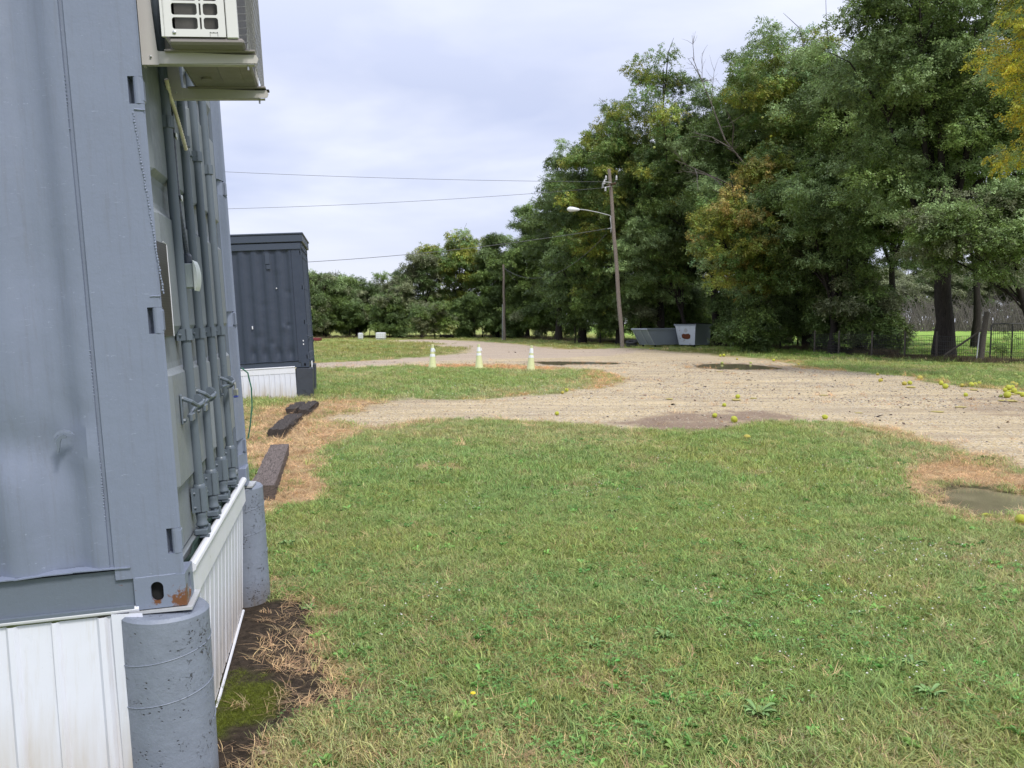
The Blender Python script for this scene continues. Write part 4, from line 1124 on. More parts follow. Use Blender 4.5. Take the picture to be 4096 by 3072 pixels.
# ------------------------------------------------------------------ skirting
def skirt(name_label, frame_pt, u0, u1, ztop0, ztop1, zbot, x_top, x_bot, pitch, rib, world, cap=.03, frieze=.12, matp='white', group='white skirting below the containers', gaps=(), proud=.012):
    """ribbed sheet panels between u0 and u1; world(u, off, z) -> point"""
    t = bpy.data.objects.new('skirting', None); COL.objects.link(t); tag(t, name_label, 'skirting', group)
    npan = max(1, int(round(abs(u1 - u0) / pitch)))
    for i in range(npan):
        a = u0 + (u1 - u0) * i / npan; c = u0 + (u1 - u0) * (i + 1) / npan; d = (c - a)
        fa = (a - u0) / (u1 - u0); fc = (c - u0) / (u1 - u0)
        b = MB(); prof = [(0, 0), (.03, 0)] + [(.36, 0), (.40, rib), (.46, rib), (.50, 0)] * 1 + [(.90, 0), (.94, rib), (.985, rib), (1, .001)]
        if pitch < .15: prof = [(0, 0), (.04, -.003), (.07, -.003), (.12, 0), (.88, 0), (.93, rib), (1, rib)]
        vs = []
        for f, o_ in prof:
            uu = a + d * f; g = fa + (fc - fa) * f; zt = ztop0 + (ztop1 - ztop0) * g - .01
            vs.append(world(uu, x_top + o_, zt)); vs.append(world(uu, x_bot + o_, zbot + .010 * math.sin(i * 2.3)))
        n = len(prof); fs = [(2 * k, 2 * k + 2, 2 * k + 3, 2 * k + 1) for k in range(n - 1)]
        b.add(vs, fs); o = b.build('panel', M_[matp], t, fix=False)
        sm = o.modifiers.new('thickness', 'SOLIDIFY'); sm.thickness = .0015
    if frieze:
        b = MB(); h = frieze
        for (zz0, zz1, oo, th) in ((0, -h, proud * .6, .006),):
            p = [world(u0, x_top + oo, ztop0 + zz0), world(u1, x_top + oo, ztop1 + zz0), world(u1, x_top + oo + .002, ztop1 + zz1), world(u0, x_top + oo + .002, ztop0 + zz1)]
            p2 = [world(u0, x_top + oo - th, ztop0 + zz0), world(u1, x_top + oo - th, ztop1 + zz0), world(u1, x_top + oo + .002 - th, ztop1 + zz1), world(u0, x_top + oo + .002 - th, ztop0 + zz1)]
            b.add(p + p2, [(0, 1, 2, 3), (7, 6, 5, 4), (0, 4, 5, 1), (1, 5, 6, 2), (2, 6, 7, 3), (3, 7, 4, 0)])
        b.build('top_band', M_['wclean'], t)
    b = MB()
    b.tube([world(u0, x_top + proud * .5, ztop0 + cap * .4), world(u1, x_top + proud * .5, ztop1 + cap * .4)], cap * .55, 10)
    b.build('cap_trim', M_['wclean'], t)
    return t


def wn(u, off, z):        # near container door end: u along X, off outward (-Y)
    p = nw(u, -off, z); return (p.x, p.y, p.z)


sk = skirt('white ribbed skirting under the door end of the grey container between two piers', None, .165, 2.13, .080, .055, -.735, -.012, -.066, .28, -.0045, wn, cap=.034, frieze=.115, proud=.020)
b = MB(); b.tube([wn(.16, -.05, -.80), wn(.9, -.056, -.755), wn(2.11, -.060, -.735)], .008, 6); b.build('bottom_edge_trim', M_['wclean'], sk)
tp = near_thing('debris_netting', 'dark green netting stuffed behind the top of the white skirting', 'netting')
b = MB(); P = np.array([[(.17 + i * .10, .03 + .012 * math.sin(i * 1.7 + j), .035 + j * .028 + .006 * math.sin(i * 2.1)) for j in range(4)] for i in range(20)]); b.grid(P); b.build('net_sheet', M_['tarp'], tp)


def wl(u, off, z):        # near container long side
    p = nw(-off, u, z); return (p.x, p.y, p.z)


s2 = skirt('white ribbed skirting under the long side of the grey container at lower left', None, .165, 5.9, -.004, .0, -.80, -.010, .030, .30, .014, wl, cap=.022, frieze=0)
# curled end sheet next to the pier
b = MB(); vs = []
for k in range(9):
    z = -.004 - .1 * k; vs += [wl(.150 - .010 * min(k, 2) + .012 * (k > 5), .028 + .006 * k, z), wl(.26, .006 + .003 * k, z)]
b.add(vs, [(2 * k, 2 * k + 1, 2 * k + 3, 2 * k + 2) for k in range(8)]); o = b.build('panel', M_['white'], s2); o.modifiers.new('t', 'SOLIDIFY').thickness = .002


def wf(u, off, z):
    p = FAR + M3f @ np.array([-off, u, z]); return tuple(p)


skirt('white battened skirting under the long side of the dark container', None, .33, 6.0, .012, .012, -.78, .0, .0, .118, .010, wf, cap=.03, frieze=.13)

# ------------------------------------------------------------------ railway ties
def tie(label, A, B_, w, h, mat, seed, amp=.008, cat='timber'):
    A = np.array(A); B_ = np.array(B_); L_ = np.linalg.norm(B_ - A); yaw = math.atan2(B_[1] - A[1], B_[0] - A[0]) - math.pi / 2
    c = (A + B_) / 2; zg = hz(c[0], c[1]) - .01
    o = bpy.data.objects.new('railway_tie', None); r = np.random.default_rng(seed)
    nL, nS = 40, 20; prof = []
    for k in range(nS):
        a = k / nS * 4; s = int(a); f = a - s; x, z = [(-.5 + f, 0), (.5, f), (.5 - f, 1), (-.5, 1 - f)][s]; x *= .985 if abs(x) > .45 and z in (0, 1) else 1; prof.append((x, z))
    V = []
    for i in range(nL):
        t = i / (nL - 1)
        for k, (x, z) in enumerate(prof):
            n1 = fbm(np.array([t * L_ * 3 + seed]), np.array([k * .9]), seed, 3)[0] - .5; n2 = fbm(np.array([t * L_ * 11]), np.array([k * 2.3 + seed]), seed + 5, 2)[0] - .5
            e = amp * (n1 * 3 + n2 * 2); V.append((x * w + np.sign(x) * e, t * L_ + (n1 * .03 if i in (0, nL - 1) else 0), z * h + (e * .9 if z > .5 else 0)))
    F = [(i * nS + k, i * nS + (k + 1) % nS, (i + 1) * nS + (k + 1) % nS, (i + 1) * nS + k) for i in range(nL - 1) for k in range(nS)]
    b = MB(); b.add(V, F + [tuple(range(nS))[::-1], tuple((nL - 1) * nS + k for k in range(nS))])
    ob = b.build('railway_tie', M_[mat], None, smooth=True); ob.location = (A[0], A[1], zg); ob.rotation_euler = (0, 0, yaw); tag(ob, label, cat, 'old timbers along the drive edge')
    return ob


tie('long weathered grey timber nearest the camera, beside the far pier', gp(1050, 2004)[:2], (-3.10, 11.45), .24, .165, 'tie', 3, .006)
tie('cracked dark timber lying between the near timber and the two short ones', gp(1101, 1759)[:2], gp(1183, 1688)[:2], .235, .15, 'tied', 5, .014)
tie('short blackened timber at the far right end of the row', gp(1212, 1668)[:2], gp(1256, 1632)[:2], .20, .14, 'tied', 8, .02)
tie('short charred timber at the far left end of the row', gp(1166, 1662)[:2], gp(1205, 1630)[:2], .20, .12, 'tied', 9, .02)

# ------------------------------------------------------------------ traffic cones
def cone(px, py, label, sleeve, tilt, scuff=False):
    p = gp(px, py); t = thing('traffic_cone', label, 'traffic cone', (p[0], p[1], hz(p[0], p[1])), random.uniform(0, 1), 'cones in a row by the drive'); t.rotation_euler = (R(tilt), R(tilt * .6), random.uniform(0, 1.5))
    b = MB(); b.rbox((-.185, -.185, 0), (.185, .185, .028), .01); b.build('base', M_['lime'], t)
    b = MB(); b.lathe((0, 0, 0), [(.165, .028), (.155, .05), (.060, .80), (.048, .88), (.053, .885), (.048, .93), (.030, .935)], 28); b.build('cone_body', M_['lime'], t, smooth=True)
    r = lambda z: .155 - (z - .05) * (.095 / .75) + .003
    for z0, z1 in sleeve: b = MB(); b.lathe((0, 0, 0), [(r(z0), z0), (r(z1), z1)], 28); b.build('reflective_collar', M_['reflect'], t, smooth=True)
    if scuff: b = MB(); b.prism([(.02, .70), (.10, .66), (.085, .76), (.04, .80)], 1, -.085, -.078); b.build('torn_collar_flap', M_['reflect'], t)
    return t


cone(1730, 1475, 'lime traffic cone, leftmost of the three, with a torn white collar', [(.47, .57), (.66, .80)], 1, True)
cone(1917, 1474, 'lime traffic cone in the middle of the three, with clean white collars', [(.50, .60), (.66, .82)], -1, True)
cone(2123, 1481, 'lime traffic cone, rightmost of the three, with a scuffed base', [(.48, .58), (.66, .84)], 2)

# ------------------------------------------------------------------ poles, lamp and wires
def pole(label, base, top, r0, r1, name='utility_pole', mat='pole'):
    t = thing(name, label, 'pole', tuple(base)); d = Vector(top) - Vector(base)
    b = MB(); n = 14; pts = [d * (k / (n - 1)) + Vector((.02 * math.sin(k * 1.3), .02 * math.cos(k * 2.1), 0)) for k in range(n)]; pts[0] = pts[0] - Vector((0, 0, .2))
    b.tube(pts, [r0 + (r1 - r0) * k / (n - 1) for k in range(n)], 16); b.build('pole_shaft', M_[mat], t, smooth=True); return t, d


PB = gp(2490, 1391); PT = at(2437, 676, 61.8)
up_, dvec = pole('tall leaning wooden utility pole carrying the street lamp and wires', PB, PT, .155, .115)
onp = lambda f: Vector(PB) + dvec * f
rel = lambda px, py, d=61.6: Vector(at(px, py, d)) - Vector(PB)
b = MB(); xa = rel(2462, 733, 60.6); xb = rel(2430, 742, 63.0); mid = rel(2446, 737, 61.55); b.tube([xb * 1, mid, xa * 1], .075, 4); b.build('crossarm', M_['xarm'], up_)
for (px, py, dd) in ((2424, 712, 61.2), (2418, 728, 61.1), (2412, 740, 61.3), (2422, 757, 61.2), (2466, 712, 61.0)):
    c = rel(px, py, dd); b = MB(); b.lathe(tuple(c - Vector((0, 0, .16))), [(.05, 0), (.09, .05), (.05, .10), (.09, .15), (.05, .20), (.07, .25), (.04, .32)], 10); b.build('insulator', M_['insul'], up_, smooth=True)
b = MB(); b.tube([rel(2412, 727), rel(2445, 730)], .03, 6); b.tube([rel(2405, 752), rel(2445, 745)], .03, 6); b.build('dead_end_clamp', M_['galv'], up_)
b = MB(); b.tube([rel(2443, 865, 61.3), rel(2443, 885, 61.3), rel(2445, 905, 61.3), rel(2443, 930, 61.3)], .02, 6); b.tube([rel(2430, 915, 61.3), rel(2447, 912, 61.3)], .025, 6); b.build('drop_wire', M_['galv'], up_)
lp = thing('street_lamp', 'pale cobra-head street lamp on a curved arm mounted on the leaning pole', 'street lamp', tuple(PB))
b = MB(); b.tube([rel(2444, 868, 61.35), rel(2440, 862, 61.3), rel(2425, 858, 61.2), rel(2390, 849, 61.1), rel(2350, 841, 61.0), rel(2325, 838, 60.9), rel(2312, 838, 60.9)], .032, 8); b.tube([rel(2443, 888, 61.3), rel(2440, 870, 61.3)], .022, 6); b.build('lamp_arm', M_['galv'], lp, smooth=True)
hd0 = rel(2268, 836, 60.7); hd1 = rel(2318, 839, 60.9); dd_ = (hd1 - hd0); pts = [hd0 + dd_ * f for f in (0, .05, .2, .45, .7, .9, 1.0)]
b = MB(); b.tube(pts, [.02, .10, .17, .17, .13, .10, .06], 14); o = b.build('lamp_head', M_['plastic'], lp, smooth=True)
b = MB(); b.lathe(tuple(hd0 + dd_ * .3 - Vector((0, 0, .19))), [(.04, 0), (.11, .03), (.14, .09)], 14); b.build('lamp_lens', M_['lens'], lp, smooth=True)

SB = gp(2018, 1361); ST = at(2014, 1058, 87.0)
sp2, dv2 = pole('slim wooden pole standing by the far bend of the drive', SB, ST, .14, .10)
b = MB(); b.tube([(-.22, .2, 0), (-.20, .1, 3.6)], .03, 6); b.build('conduit_pipe', M_['galv'], sp2)


def wire(label, p, q, sag, r=.014, name='overhead_wire', n=40):
    p = Vector(p); q = Vector(q); pts = []
    for i in range(n + 1):
        t = i / n; v = p.lerp(q, t); v.z -= 4 * sag * t * (1 - t); pts.append(v)
    b = MB(); b.tube(pts, r, 5); return tag(b.build(name, M_['wire']), label, 'wire', 'overhead wires')


def w2(label, pa, da, pb_, db, sag, r=.014): return wire(label, at(*pa, da), at(*pb_, db), sag, r)


w2('topmost thin overhead wire crossing the sky to the leaning pole', (2412, 727), 61.5, (-300, 612), 60, .42, .013)
w2('second overhead wire from the top, below the topmost one', (2405, 752), 61.5, (-300, 838), 60, .62, .013)
w2('thick lower overhead wire passing above the dark container', (2426, 915), 61.4, (-600, 1030), 52, 1.45, .018)
w2('slack service wire looping from the leaning pole to the slim pole', (2424, 938), 61.4, (2016, 1072), 87, 1.9, .014)
w2('short stay wire near the top of the slim pole', (2018, 1068), 87, (2060, 1120), 87, .15, .015)

# ------------------------------------------------------------------ dumpsters and tyres
def slab(b, P, Q, th):       # wall quad P (4 pts) thickened by vector th
    vs = list(P) + [tuple(Vector(p) + Vector(th)) for p in P]; b.add(vs, [(0, 1, 2, 3), (7, 6, 5, 4), (0, 4, 5, 1), (1, 5, 6, 2), (2, 6, 7, 3), (3, 7, 4, 0)])


def dumpster(label, loc, yaw, top, bot, h, endmat, zb=.16):
    """top/bot: plan rectangles (x0,y0,x1,y1) in local axes; near corner at origin"""
    t = thing('dumpster', label, 'dumpster', loc, yaw, 'steel dumpsters at the edge of the trees')
    tx0, ty0, tx1, ty1 = top; bx0, by0, bx1, by1 = bot; z0, z1 = zb, h; e = .012
    T = [(tx0, ty0, z1), (tx1, ty0, z1), (tx1, ty1, z1), (tx0, ty1, z1)]; Bq = [(bx0, by0, z0), (bx1, by0, z0), (bx1, by1, z0), (bx0, by1, z0)]
    b = MB(); slab(b, [Bq[0], Bq[1], T[1], T[0]], None, (0, .03, 0)); b.build('long_side', M_['dump'], t)
    b = MB(); slab(b, [Bq[2], Bq[3], T[3], T[2]], None, (0, -.03, 0)); b.build('long_side', M_['dump'], t)
    b = MB(); slab(b, [Bq[3], Bq[0], T[0], T[3]], None, (.03, 0, 0)); b.build('end_wall', M_[endmat], t)
    b = MB(); slab(b, [Bq[1], Bq[2], T[2], T[1]], None, (-.03, 0, 0)); b.build('end_wall', M_['dump'], t)
    b = MB(); b.box((bx0, by0, z0 - .02), (bx1, by1, z0 + .01)); b.build('floor_plate', M_['dump'], t)
    b = MB(); b.box((tx0 - .05, ty0 - .05, z1 - .05), (tx1 + .05, ty0 + .02, z1 + .05)); b.box((tx0 - .05, ty1 - .02, z1 - .05), (tx1 + .05, ty1 + .05, z1 + .05)); b.box((tx0 - .05, ty0 + .02, z1 - .05), (tx0 + .02, ty1 - .02, z1 + .05)); b.box((tx1 - .02, ty0 + .02, z1 - .05), (tx1 + .05, ty1 - .02, z1 + .05)); b.build('rim', M_['dump'], t)
    for x in (bx0 + .2, bx1 - .25):
        for y in (by0 + .15, by1 - .15):
            b = MB(); b.lathe((0, 0, 0), [(.05, -.03), (.075, -.025), (.075, .025), (.05, .03)], 14, Matrix.Translation((x, y, .075)) @ Matrix.Rotation(R(90), 4, 'X')); b.box((x - .04, y - .045, .10), (x + .04, y + .045, z0 - .02)); b.build('caster', M_['black'], t)
    return t


# left, long hopper: its slanted end faces the drive
c0 = at(2620, 1384, 63.0); yaw = math.atan2(.62, .79)
dl = dumpster('long grey dumpster with a slanted end, behind and left of the rusty one', (c0[0], c0[1], 0), yaw, (-.85, 0, 3.1, 1.5), (.0, 0, 2.6, 1.5), 1.30, 'dump')
for yy in (.14, 1.30):
    b = MB(); b.prism([(-.60, .90), (-.30, 1.18), (-.10, 1.10), (-.42, .80)], 1, yy - .02, yy + .02); b.build('lifting_pocket', M_['dumpf'], dl)
b = MB()
for yy in (.0, .7, 1.46): slab(b, [(-.86, yy, 1.28), (-.86, yy + .05, 1.28), (-.02, yy + .05, .17), (-.02, yy, .17)], None, (-.04, 0, .0))
b.build('end_ribs', M_['dumpf'], dl)
c1 = gp(2780, 1388); yaw = math.atan2(.75, .66)
dr_ = dumpster('rust patched pale dumpster standing in front at right', (c1[0], c1[1], 0), yaw, (0, -.02, 2.35, 1.70), (.03, .03, 2.2, 1.35), 1.60, 'dumpf')
b = MB()
for k in range(17): y = .02 + k * .10; b.tube([(-.10, y, 1.66), (2.40, y, 1.70)], .028, 6)
b.build('ribbed_lid', M_['black'], dr_)
b = MB(); b.add([(-.012, .32, 1.26), (-.012, .62, 1.26), (-.012, .62, 1.02), (-.012, .32, 1.02)], [(0, 1, 2, 3)]); b.v = []; b.f = []
b.lathe((0, 0, 0), [(.15, 0), (.15, .004)], 20, Matrix.Translation((.0, .78, 1.20)) @ Matrix.Rotation(R(-90), 4, 'Y')); b.build('round_emblem', M_['galv'], dr_)
trust = mat_wood('rust_patch', (.10, .03, .015), (.24, .08, .035), 2); b = MB()
pts = [(.42, .62), (.62, .56), (.90, .58), (1.08, .66), (1.12, .88), (.98, .96), (.80, .93), (.55, .97), (.40, .86)]; b.prism([(y, z) for y, z in pts], 0, -.004, .012); b.build('rust_patch', trust, dr_)

ty = thing('tyre', 'worn black tyre lying flat at the bottom of the pair by the pole', 'tyre', tuple(gp(2527, 1388)), group='tyres by the pole')
def tyre_mesh():
    b = MB(); n, m = 36, 12; vs = []; Rr, rr_ = .30, .125
    for i in range(n):
        a = 2 * math.pi * i / n
        for j in range(m):
            q = 2 * math.pi * j / m; cx = math.copysign(abs(math.cos(q)) ** .7, math.cos(q)); cz = math.copysign(abs(math.sin(q)) ** .7, math.sin(q))
            r = Rr + rr_ * cx + (.006 if (i % 2 and cx > .8) else 0); vs.append((r * math.cos(a), r * math.sin(a), .11 + .11 * cz))
    b.add(vs, [(i * m + j, i * m + (j + 1) % m, ((i + 1) % n) * m + (j + 1) % m, ((i + 1) % n) * m + j) for i in range(n) for j in range(m)]); return b
tyre_mesh().build('tread', M_['tyre'], ty, smooth=True)
b = MB(); b.lathe((0, 0, .04), [(.19, 0), (.18, .06)], 24); b.build('dark_centre', M_['darkgap'], ty)
t2 = clone(ty); t2['label'] = 'worn black tyre tilted on top of the flat one by the pole'; t2.location = ty.location + Vector((-.02, 0, .24)); t2.rotation_euler = (R(9), R(-14), .6)

# ------------------------------------------------------------------ far yard objects
def tank(label, px, py, w, h, d=.9, name='storage_tank', mat='plastic'):
    p = gp(px, py); t = thing(name, label, 'tank', (p[0], p[1], 0))
    b = MB(); b.rbox((-w / 2, -d / 2, .10), (w / 2, d / 2, h), .08); b.build('tank_body', M_[mat], t)
    b = MB(); b.box((-w / 2, -d / 2, 0), (w / 2, d / 2, .09)); b.build('pallet', M_['galv'], t)
    b = MB(); b.lathe((w * .1, 0, h), [(.12, 0), (.12, .05)], 14); b.build('filler_cap', M_['black'], t)
    b = MB()
    for k in range(5): x = -w / 2 + w * k / 4; b.tube([(x, -d / 2 - .015, .1), (x, -d / 2 - .015, h + .02)], .009, 5)
    for k in range(4): z = .2 + (h - .25) * k / 3; b.tube([(-w / 2, -d / 2 - .02, z), (w / 2, -d / 2 - .02, z)], .009, 5)
    b.build('cage', M_['galv'], t); return t


tank('white square storage tank beside the far hedge, the wider of two', 1524, 1359, .95, .75)
tank('narrow white storage tank beside the far hedge, left of the wider one', 1443, 1360, .46, .72, .5)
p = gp(1258, 1370); t = thing('red_trailer', 'low dark red trailer bed just visible past the dark container', 'trailer', (p[0], p[1], 0))
b = MB(); b.rbox((-1.1, -.5, .15), (.55, .5, .42), .03); b.build('bed', M_['red'], t); b = MB(); b.lathe((0, 0, 0), [(.18, -.06), (.18, .06)], 16, Matrix.Translation((-.1, -.55, .18)) @ Matrix.Rotation(R(90), 4, 'X')); b.build('wheel', M_['tyre'], t)
p = gp(1852, 1352); t = thing('white_bucket', 'small white bucket on a stump at the foot of the trees', 'bucket', (p[0], p[1], 0))
b = MB(); b.lathe((0, 0, .30), [(.15, 0), (.19, .30), (.20, .30), (.20, .33)], 18); b.build('bucket_wall', M_['plastic'], t, smooth=True); b = MB(); b.lathe((0, 0, 0), [(.2, 0), (.17, .30)], 12); b.build('stump', M_['bark'], t)
p = gp(1790, 1352); b = MB(); b.tube([(p[0] - .9, p[1], .18), (p[0] - .2, p[1] + .1, .2), (p[0] + .7, p[1], .17)], [.2, .22, .17], 10); tag(b.build('fallen_log', M_['bark'], smooth=True), 'short dark fallen log lying by the white bucket', 'log')

# ------------------------------------------------------------------ fence and gate
FA = gp(3925, 1447); FB = gp(3260, 1418)
fen = thing('wire_fence', 'woven wire fence on the far side of the big trunk', 'fence', (0, 0, 0))
b = MB(); dvf = (FB - FA); Lf = np.linalg.norm(dvf); nf = int(Lf / .10)
fp = lambda f, z: tuple(FA + dvf * f + np.array([0, .25 * math.sin(f * 9), z + .02 * math.sin(f * 30)]))
for k in range(nf): b.tube([fp(k / nf, .05), fp(k / nf, 1.14)], .0065, 4, False)
for z in (.08, .2, .34, .5, .68, .90, 1.14): b.tube([fp(k / 40, z) for k in range(41)], .009, 4, False)
o = b.build('wire_mesh', M_['iron'], fen, fix=False); o['kind'] = 'stuff'
for f in (.22, .42, .62, .82, 1.0): b = MB(); b.tube([fp(f, -.1), fp(f, 1.35)], .05, 8); b.build('fence_post', M_['post'], fen)
cp_ = thing('corner_post', 'leaning wooden gate post with a steel stake beside it', 'post', tuple(gp(3922, 1449)))
b = MB(); b.tube([(0, 0, -.1), (.08, 0, 1.1), (.20, .02, 2.25)], [.13, .125, .11], 14); b.build('post_shaft', M_['post'], cp_, smooth=True)
b = MB(); b.tube([(-.22, -.05, 0), (-.12, -.05, 1.35)], .025, 6); b.build('steel_stake', M_['galv'], cp_)
b = MB(); b.tube([(.12, 0, 1.52), (-1.42, .4, .30)], .045, 8); tag(b.build('fence_brace', M_['post']), 'slanting brace rod leaning between the gate post and big trunk', 'brace').location = gp(3922, 1449)
G0 = gp(3958, 1447); gt = thing('yard_gate', 'black tubular farm gate filled with wire loops at the right edge', 'gate', tuple(G0), R(-3))
GL = 3.4; b = MB(); b.tube([(0, 0, .05), (.02, 0, 1.55), (.04, 0, 1.66), (.14, 0, 1.72), (GL - .1, 0, 1.74), (GL, 0, 1.66), (GL, 0, .05)], .030, 8); b.tube([(0, 0, .08), (GL, 0, .08)], .024, 8); b.build('gate_frame', M_['iron'], gt, smooth=True)
b = MB(); b.tube([(.95, 0, .08), (.95, 0, 1.72)], .026, 8); b.build('gate_stile', M_['iron'], gt); b = MB(); b.tube([(2.1, 0, .08), (2.1, 0, 1.72)], .026, 8); b.build('gate_stile', M_['iron'], gt)
b = MB()
for k in range(int(GL / .085)):
    x = .05 + k * .085
    b.tube([(x, .0, .1), (x, .0, 1.60)] + ([(x + .02, 0, 1.66), (x + .0425, 0, 1.68), (x + .065, 0, 1.66), (x + .085, 0, 1.60)] if k % 2 == 0 else []), .0075, 4, False)
for z in (.25, .42, .60, .80, 1.02, 1.28): b.tube([(0.02, .006, z), (GL, .006, z)], .007, 4, False)
b.build('wire_loops', M_['iron'], gt, fix=False)
for z in (.45, 1.30): b = MB(); b.tube([(-.22, 0, z), (.03, 0, z)], .018, 6); b.build('hinge', M_['iron'], gt)

# ------------------------------------------------------------------ hedge apples
def fruit_mesh(seed, squash, split=False):
    r = np.random.default_rng(seed); V = []; F = []; n, m = 14, 9
    for j in range(m):
        ph = math.pi * j / (m - 1)
        for i in range(n):
            a = 2 * math.pi * i / n; bump = 1 + .09 * math.sin(a * 3 + seed) * math.sin(ph * 2.5) + r.normal(0, .04); s = math.sin(ph) * bump
            if squash < .6: s *= 1 + .25 * math.sin(a * 3 + seed) + .12 * math.sin(a * 7)
            if split and abs(math.sin(a)) < .25 and ph < 1.6: s *= .75
            V.append((s * math.cos(a) * (1.25 if squash < .6 else 1), s * math.sin(a), math.cos(ph) * squash * (1 if j not in (0, m - 1) else .98)))
    F = [(j * n + i, j * n + (i + 1) % n, (j + 1) * n + (i + 1) % n, (j + 1) * n + i) for j in range(m - 1) for i in range(n)]
    return V, F


FM = {}
for key, (sq, mt, sp3) in dict(r=(.95, 'fr1', 0), o=(.86, 'fr2', 0), f=(.30, 'fr3', 0), p=(.14, 'fr3', 0), g=(.92, 'fr4', 0), s=(.85, 'fr1', 1), b=(.45, 'fr1', 0)).items():
    FM[key] = []
    for k in range(3): V, F = fruit_mesh(10 + k, sq, sp3); FM[key].append((fast_mesh('hedge_apple', V, F, M_[mt], True), sq))
GP_ = 'hedge apples scattered over the gravel and grass'
FR = [  # px, py, kind, diameter, label
    (2228, 1661, 'r', .12, 'bright round hedge apple alone on gravel below the cones'),
    (2250, 1577, 'o', .12, 'left of two hedge apples touching the far lawn tip'),
    (2266, 1569, 'r', .11, 'right of two hedge apples touching the far lawn tip'),
    (2309, 1534, 'g', .10, 'pale hedge apple half sunk in the far lawn near its tip'),
    (2679, 1600, 'f', .16, 'split yellow hedge apple alone in the middle of the gravel'),
    (2860, 1674, 'r', .13, 'hedge apple on the brown mud patch, left of its neighbour'),
    (2938, 1693, 'r', .14, 'hedge apple on the brown mud patch closest to the lawn'),
    (2898, 1629, 'r', .13, 'round hedge apple on gravel just above the brown mud patch'),
    (2952, 1594, 'r', .13, 'green hedge apple touching a crushed one on mid gravel'),
    (2944, 1602, 'f', .20, 'crushed hedge apple in front of the green one on mid gravel'),
    (3015, 1596, 'f', .16, 'crushed tan hedge apple right of the touching pair'),
    (3302, 1676, 's', .17, 'large split hedge apple alone near the lawn edge'),
    (2990, 1764, 'o', .12, 'yellow hedge apple sunk in the dry near lawn'),
    (2882, 1427, 'r', .19, 'left of two hedge apples side by side beyond the right puddle'),
    (2896, 1427, 'r', .19, 'right of two hedge apples side by side beyond the right puddle'),
    (2889, 1455, 'g', .17, 'hedge apple standing in the left part of the right puddle'),
    (3003, 1455, 'g', .17, 'hedge apple standing in the right part of the right puddle'),
    (2949, 1440, 'o', .16, 'single hedge apple on the dry strip behind the right puddle'),
    (2602, 1398, 'o', .16, 'left of two hedge apples under the long dumpster'),
    (2611, 1396, 'o', .16, 'right of two hedge apples under the long dumpster'),
    (2830, 1401, 'g', .16, 'dull hedge apple in front of the rusty dumpster'),
    (2869, 1397, 'g', .16, 'dull hedge apple by the trunk right of the rusty dumpster'),
    (3095, 1446, 'r', .20, 'yellow hedge apple at the verge corner right of the puddle'),
    (3195, 1461, 'o', .16, 'hedge apple at the very edge of gravel and dry verge'),
    (3294, 1583, 'p', .22, 'flattened pale hedge apple with a dark leaf on it'),
    (3435, 1652, 'p', .18, 'thin flattened yellow hedge apple near the right lawn edge'),
    (2881, 1488, 'p', .22, 'flattened hedge apple in front of the right puddle'),
    (3512, 1501, 'o', .16, 'hedge apple on the verge edge left of the right cluster'),
    (3524, 1530, 'o', .15, 'hedge apple on gravel just below the verge edge one'),
    (3619, 1542, 'o', .16, 'dull left one of two neighbouring hedge apples on gravel'),
    (3641, 1540, 'r', .17, 'rounder right one of two neighbouring hedge apples on gravel'),
    (3644, 1554, 'f', .26, 'crushed hedge apple just in front of two neighbouring ones'),
    (3683, 1520, 'o', .18, 'orange tinged hedge apple on the grass edge below the big trunk'),
    (3705, 1549, 'f', .09, 'small crushed scrap of hedge apple on the gravel'),
    (3764, 1533, 'o', .18, 'back one of two overlapping hedge apples at the grass edge'),
    (3767, 1541, 'r', .17, 'front one of two overlapping hedge apples at the grass edge'),
    (3784, 1556, 'r', .18, 'hedge apple with a crumb at its foot beside overlapping pair'),
    (3850, 1549, 'o', .17, 'single hedge apple between the overlapping pair and the trio'),
    (3888, 1548, 'r', .17, 'left hedge apple of the three in a line'),
    (3903, 1544, 'r', .16, 'middle hedge apple of the three in a line'),
    (3919, 1541, 'r', .19, 'right and largest hedge apple of the three in a line'),
    (3896, 1563, 'f', .22, 'crushed hedge apple below the three in a line'),
    (3865, 1587, 'r', .16, 'pale green round hedge apple out on the gravel at right'),
    (3842, 1629, 'p', .26, 'bright flattened hedge apple lowest on the right gravel'),
    (3752, 1649, 'p', .22, 'flattened tan hedge apple on the right gravel'),
    (4006, 1591, 'g', .14, 'small pale hedge apple just left of the pile'),
    (4036, 1608, 'p', .34, 'long flattened hedge apple smear in front of the pile'),
    (4094, 1590, 'r', .17, 'hedge apple cut by the right edge of the pile'),
    (4090, 2098, 'r', .115, 'large yellow hedge apple closest to the camera at the near puddle'),
    (3950, 2065, 'b', .10, 'half sunk hedge apple at the lower rim of the near puddle')]
for q in ((4023, 1567, 'r'), (4037, 1560, 'r'), (4051, 1556, 'r'), (4046, 1569, 'b'), (4033, 1578, 'b'), (4056, 1582, 'f'), (4078, 1579, 'b'), (4033, 1593, 'r'), (4054, 1541, 'o'), (4067, 1545, 'o'), (4060, 1572, 'r')):
    FR.append((q[0], q[1], q[2], .18, 'hedge apple in the tight pile at the right edge of gravel'))
